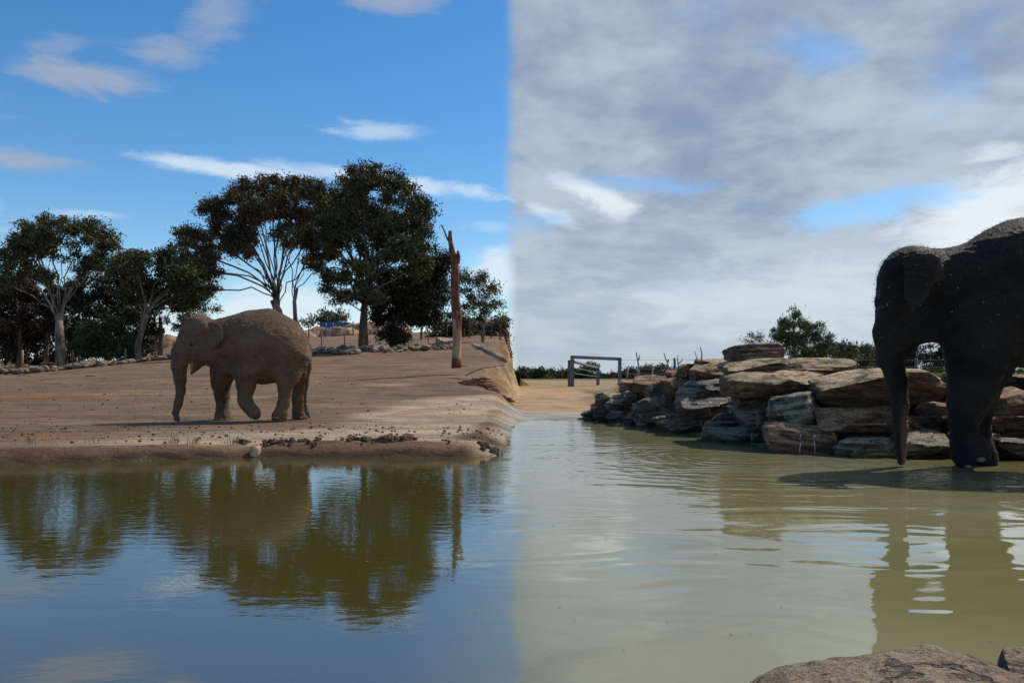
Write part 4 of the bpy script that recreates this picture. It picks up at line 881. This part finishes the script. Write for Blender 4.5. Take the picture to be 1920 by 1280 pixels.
for i in range(230):      # specks of leaf and chaff floating on the pond
    Y = random.uniform(3.0, 17) if i % 3 else random.uniform(8.5, 10.4); X = random.uniform(.02, .62) * Y if i % 4 else random.uniform(-.55, -.02) * min(Y, 10); r = random.uniform(.003, .009); a = random.uniform(0, 6); k0 = len(V_)
    V_ += [(X + r * 1.8 * math.cos(a), Y + r * 1.8 * math.sin(a), .005), (X - r * .6 * math.sin(a), Y + r * .6 * math.cos(a), .007), (X - r * 1.8 * math.cos(a), Y - r * 1.8 * math.sin(a), .005), (X + r * .6 * math.sin(a), Y - r * .6 * math.cos(a), .007)]; F_.append((k0, k0 + 1, k0 + 2, k0 + 3))
tag(link('floating_chaff', mesh('floating_chaff', V_, F_), M['dry_grass']), 'tiny specks of leaf and chaff floating on the pond', 'chaff', kind='stuff')
# ------------------------------------------------------------------ fences, gate, container, mounds
def post(name, label, px, Y, ytop, wpx, mat, group=None):
    X = (px - 960) / F * Y; g0 = tz(X, Y); top = H - (ytop - HZ) / F * Y; b = MB(); r = wpx / 2 * Y / F
    b.tube([(0, 0, -.2), (0, 0, (top - g0) * .5), (.01, 0, top - g0)], [r, r * .97, r * .93], 8, True, .04)
    return tag(b.build(name, M[mat], None, True, (X, Y, g0)), label, 'post', group)
post('fence_post', 'pale wooden fence post standing left of the umbrella gum', 42, 47, 656, 4, 'wood_tan'); post('fence_post', 'grey wooden fence post between the umbrella gum and the green shrub', 137, 47, 655, 3.4, 'wood_grey'); post('fence_post', 'grey wooden fence post in front of the green shrub', 235, 46, 654, 3.2, 'wood_grey')
def fence(name, label, pts, Y, ytop_h, wires, mat, rp=.05, zf=None):
    """pts: pixel columns of the posts; posts stand on the ground at distance Y, wires run between"""
    c = Vector(((pts[0] - 960) / F * Y, Y, 0)); e = empty(name, c, label, 'fence'); tops = []
    for px in pts:
        X = (px - 960) / F * Y; g0 = tz(X, Y) ; b = MB(); b.tube([(0, 0, -.2), (0, 0, ytop_h * .5), (0, 0, ytop_h)], [rp, rp, rp * .95], 8)
        b.build('post', M[mat], e, True, Vector((X, Y, g0)) - c); tops.append(Vector((X, Y, g0)) - c)
    for w_ in wires:
        b = MB(); pp = []
        for a, q_ in zip(tops[:-1], tops[1:]):
            for j in range(4): f = j / 4; pp.append(a.lerp(q_, f) + Vector((0, -rp - .004, w_ - .05 * 4 * f * (1 - f) * .3)))
        pp.append(tops[-1] + Vector((0, -rp - .004, w_))); b.tube(pp, [.011] * len(pp), 4); b.build('wire', M['wire'], e)
    return e
fence('wire_fence', 'post and wire fence on the rise below the blue container', [579, 611, 624, 662, 709, 752], 84, 1.5, (.5, .9, 1.3), 'steel', .07)
fence('wire_fence', 'dark post fence in the thicket behind the dead trunk', [838, 864, 880, 903, 921, 938], 64, 1.7, (.6, 1.1, 1.5), 'bark_brown', .07)
fence('wire_fence', 'low post and wire fence on the slope behind the walking elephant', [603, 646, 690, 760, 803], 52, 1.0, (.4, .8), 'wood_grey', .045)
YG = 64
fence('wire_fence', 'tall steel wire fence running right from the gate behind the boulders', [1162, 1265, 1490, 1603, 1718, 1850, 2000], YG + .3, 2.3, (.6, 1.1, 1.6, 2.15), 'steel', .11)
fence('wire_fence', 'thin wooden stake fence in front of the tall steel fence', [1176, 1223, 1592, 1634, 1738], YG - 2, 1.55, (.5, 1.0, 1.4), 'wood_grey', .08)
gate = empty('steel_gate', P(1072, 726, YG), 'dark steel gate frame with one leaf swung open on the sand', 'gate')
def gp(px, py, Y=YG): return P(px, py, Y) - gate.location
def bar(name, pts, w, Y=None):
    b = MB(); b.tube(pts, [w] * len(pts), 4); return b.build(name, M['steel'], gate)
gz1 = tz(P(1072, 726, YG).x, YG)
def upright(name, px, ytop, Y, w):
    p = P(px, ytop, Y); b = MB(); g0 = tz(p.x, Y) - .1; b.box(Vector((p.x, Y, (p.z + g0) / 2)) - gate.location, (w, w, p.z - g0)); b.build(name, M['steel'], gate)
upright('post', 1073, 668, YG, .28); upright('post', 1162, 671, YG, .26); upright('post', 1067, 675, YG + 2, .2); upright('post', 1121, 688, YG + 12, .28)
b_ = MB(); a, c = gp(1070, 669), gp(1165, 673); b_.tube([a, c], [.13, .13], 4); b_.build('beam', M['steel'], gate)
b_ = MB(); a, c = gp(1076, 678, YG + .3), gp(1121, 690, YG + 12); b_.tube([a, c], [.12, .12], 4); b_.build('leaf_rail', M['steel'], gate)
for j in range(1, 4):
    b_ = MB(); b_.tube([gp(1076, 678 + j * 11, YG + .3), gp(1121, 690 + j * 8, YG + 12)], [.025, .025], 4); b_.build('cable', M['wire'], gate)
def sticks(label, px, ytop, Y, forks, w):
    X = (px - 960) / F * Y; g0 = tz(X, Y); e = empty('dead_sapling', (X, Y, g0), label, 'dead tree'); b = MB(); base = Vector((X, Y, g0)); pts = [Vector((0, 0, -.2))]; n = 6
    zt = P(px, ytop, Y).z - g0
    for i in range(1, n + 1): pts.append(Vector((random.gauss(0, .05), 0, zt * i / n)))
    b.tube(pts, [w * (1 - .55 * i / n) for i in range(n + 1)], 7, True, .12); b.build('stem', M['wood_grey'], e, True)
    for (f, dx_, dz_) in forks:
        b = MB(); s0 = Vector((0, 0, zt * f)); b.tube([s0, s0 + Vector((dx_ * .6, 0, dz_ * .4)), s0 + Vector((dx_, .05, dz_))], [w * .6, w * .5, w * .25], 6, True, .1); b.build('branch', M['wood_grey'], e, True)
sticks('bare dead sapling with short stubs nearest the steel gate', 1196, 660, 60, [(.75, .16, .5), (.5, .2, .3)], .1)
sticks('forked bare dead sapling left of the steel fence post', 1252, 678, 60, [(.97, -.28, .75), (.97, .08, .3)], .1)
sticks('bare dead sapling with two twigs right of the steel fence post', 1271, 678, 60, [(.96, .0, .6), (.9, .4, .5)], .08)
sticks('pair of straight bare dead poles above the red boulders', 1314, 651, 60, [(.55, -.45, 1.1)], .09)
# container and red dirt heaps on the far rise
Yc = 138; pc = P(630, 612, Yc); gcz = tz(pc.x, Yc)
ct = empty('shipping_container', (pc.x, Yc, gcz), 'blue corrugated shipping container on the far rise', 'container'); topz = P(630, 605, Yc).z - gcz; wC = 5.0
b_ = MB(); b_.box((0, 0, topz / 2), (wC, 2.4, topz)); b_.build('body', M['blue_paint'], ct)
for i in range(18):
    b_ = MB(); b_.box((-wC / 2 + .25 + i * (wC - .5) / 17, -1.225, topz / 2), (.13, .05, topz - .3)); b_.build('rib', M['blue_paint'], ct)
b_ = MB(); b_.box((0, -1.24, topz - .07), (wC + .02, .1, .14)); b_.build('top_rail', M['blue_paint'], ct)
for (px, py, Y, w, h_) in [(600, 616, 105, 5, 1.5), (640, 620, 102, 6, 1.2), (680, 617, 108, 6.5, 1.6), (575, 622, 104, 4, 1.1), (730, 620, 110, 6, 1.3), (905, 628, 95, 6, 1.4), (310, 640, 92, 6, 1.3)]:
    X = (px - 960) / F * Y; me = rock_mesh('dirt_mound', (w, 4, h_ * 2), int(px), 14, 2.2, 4, .12, 0, .04); tag(link('dirt_mound', me, M['red_dirt'], None, (X, Y, tz(X, Y) + .1)), kind='structure')
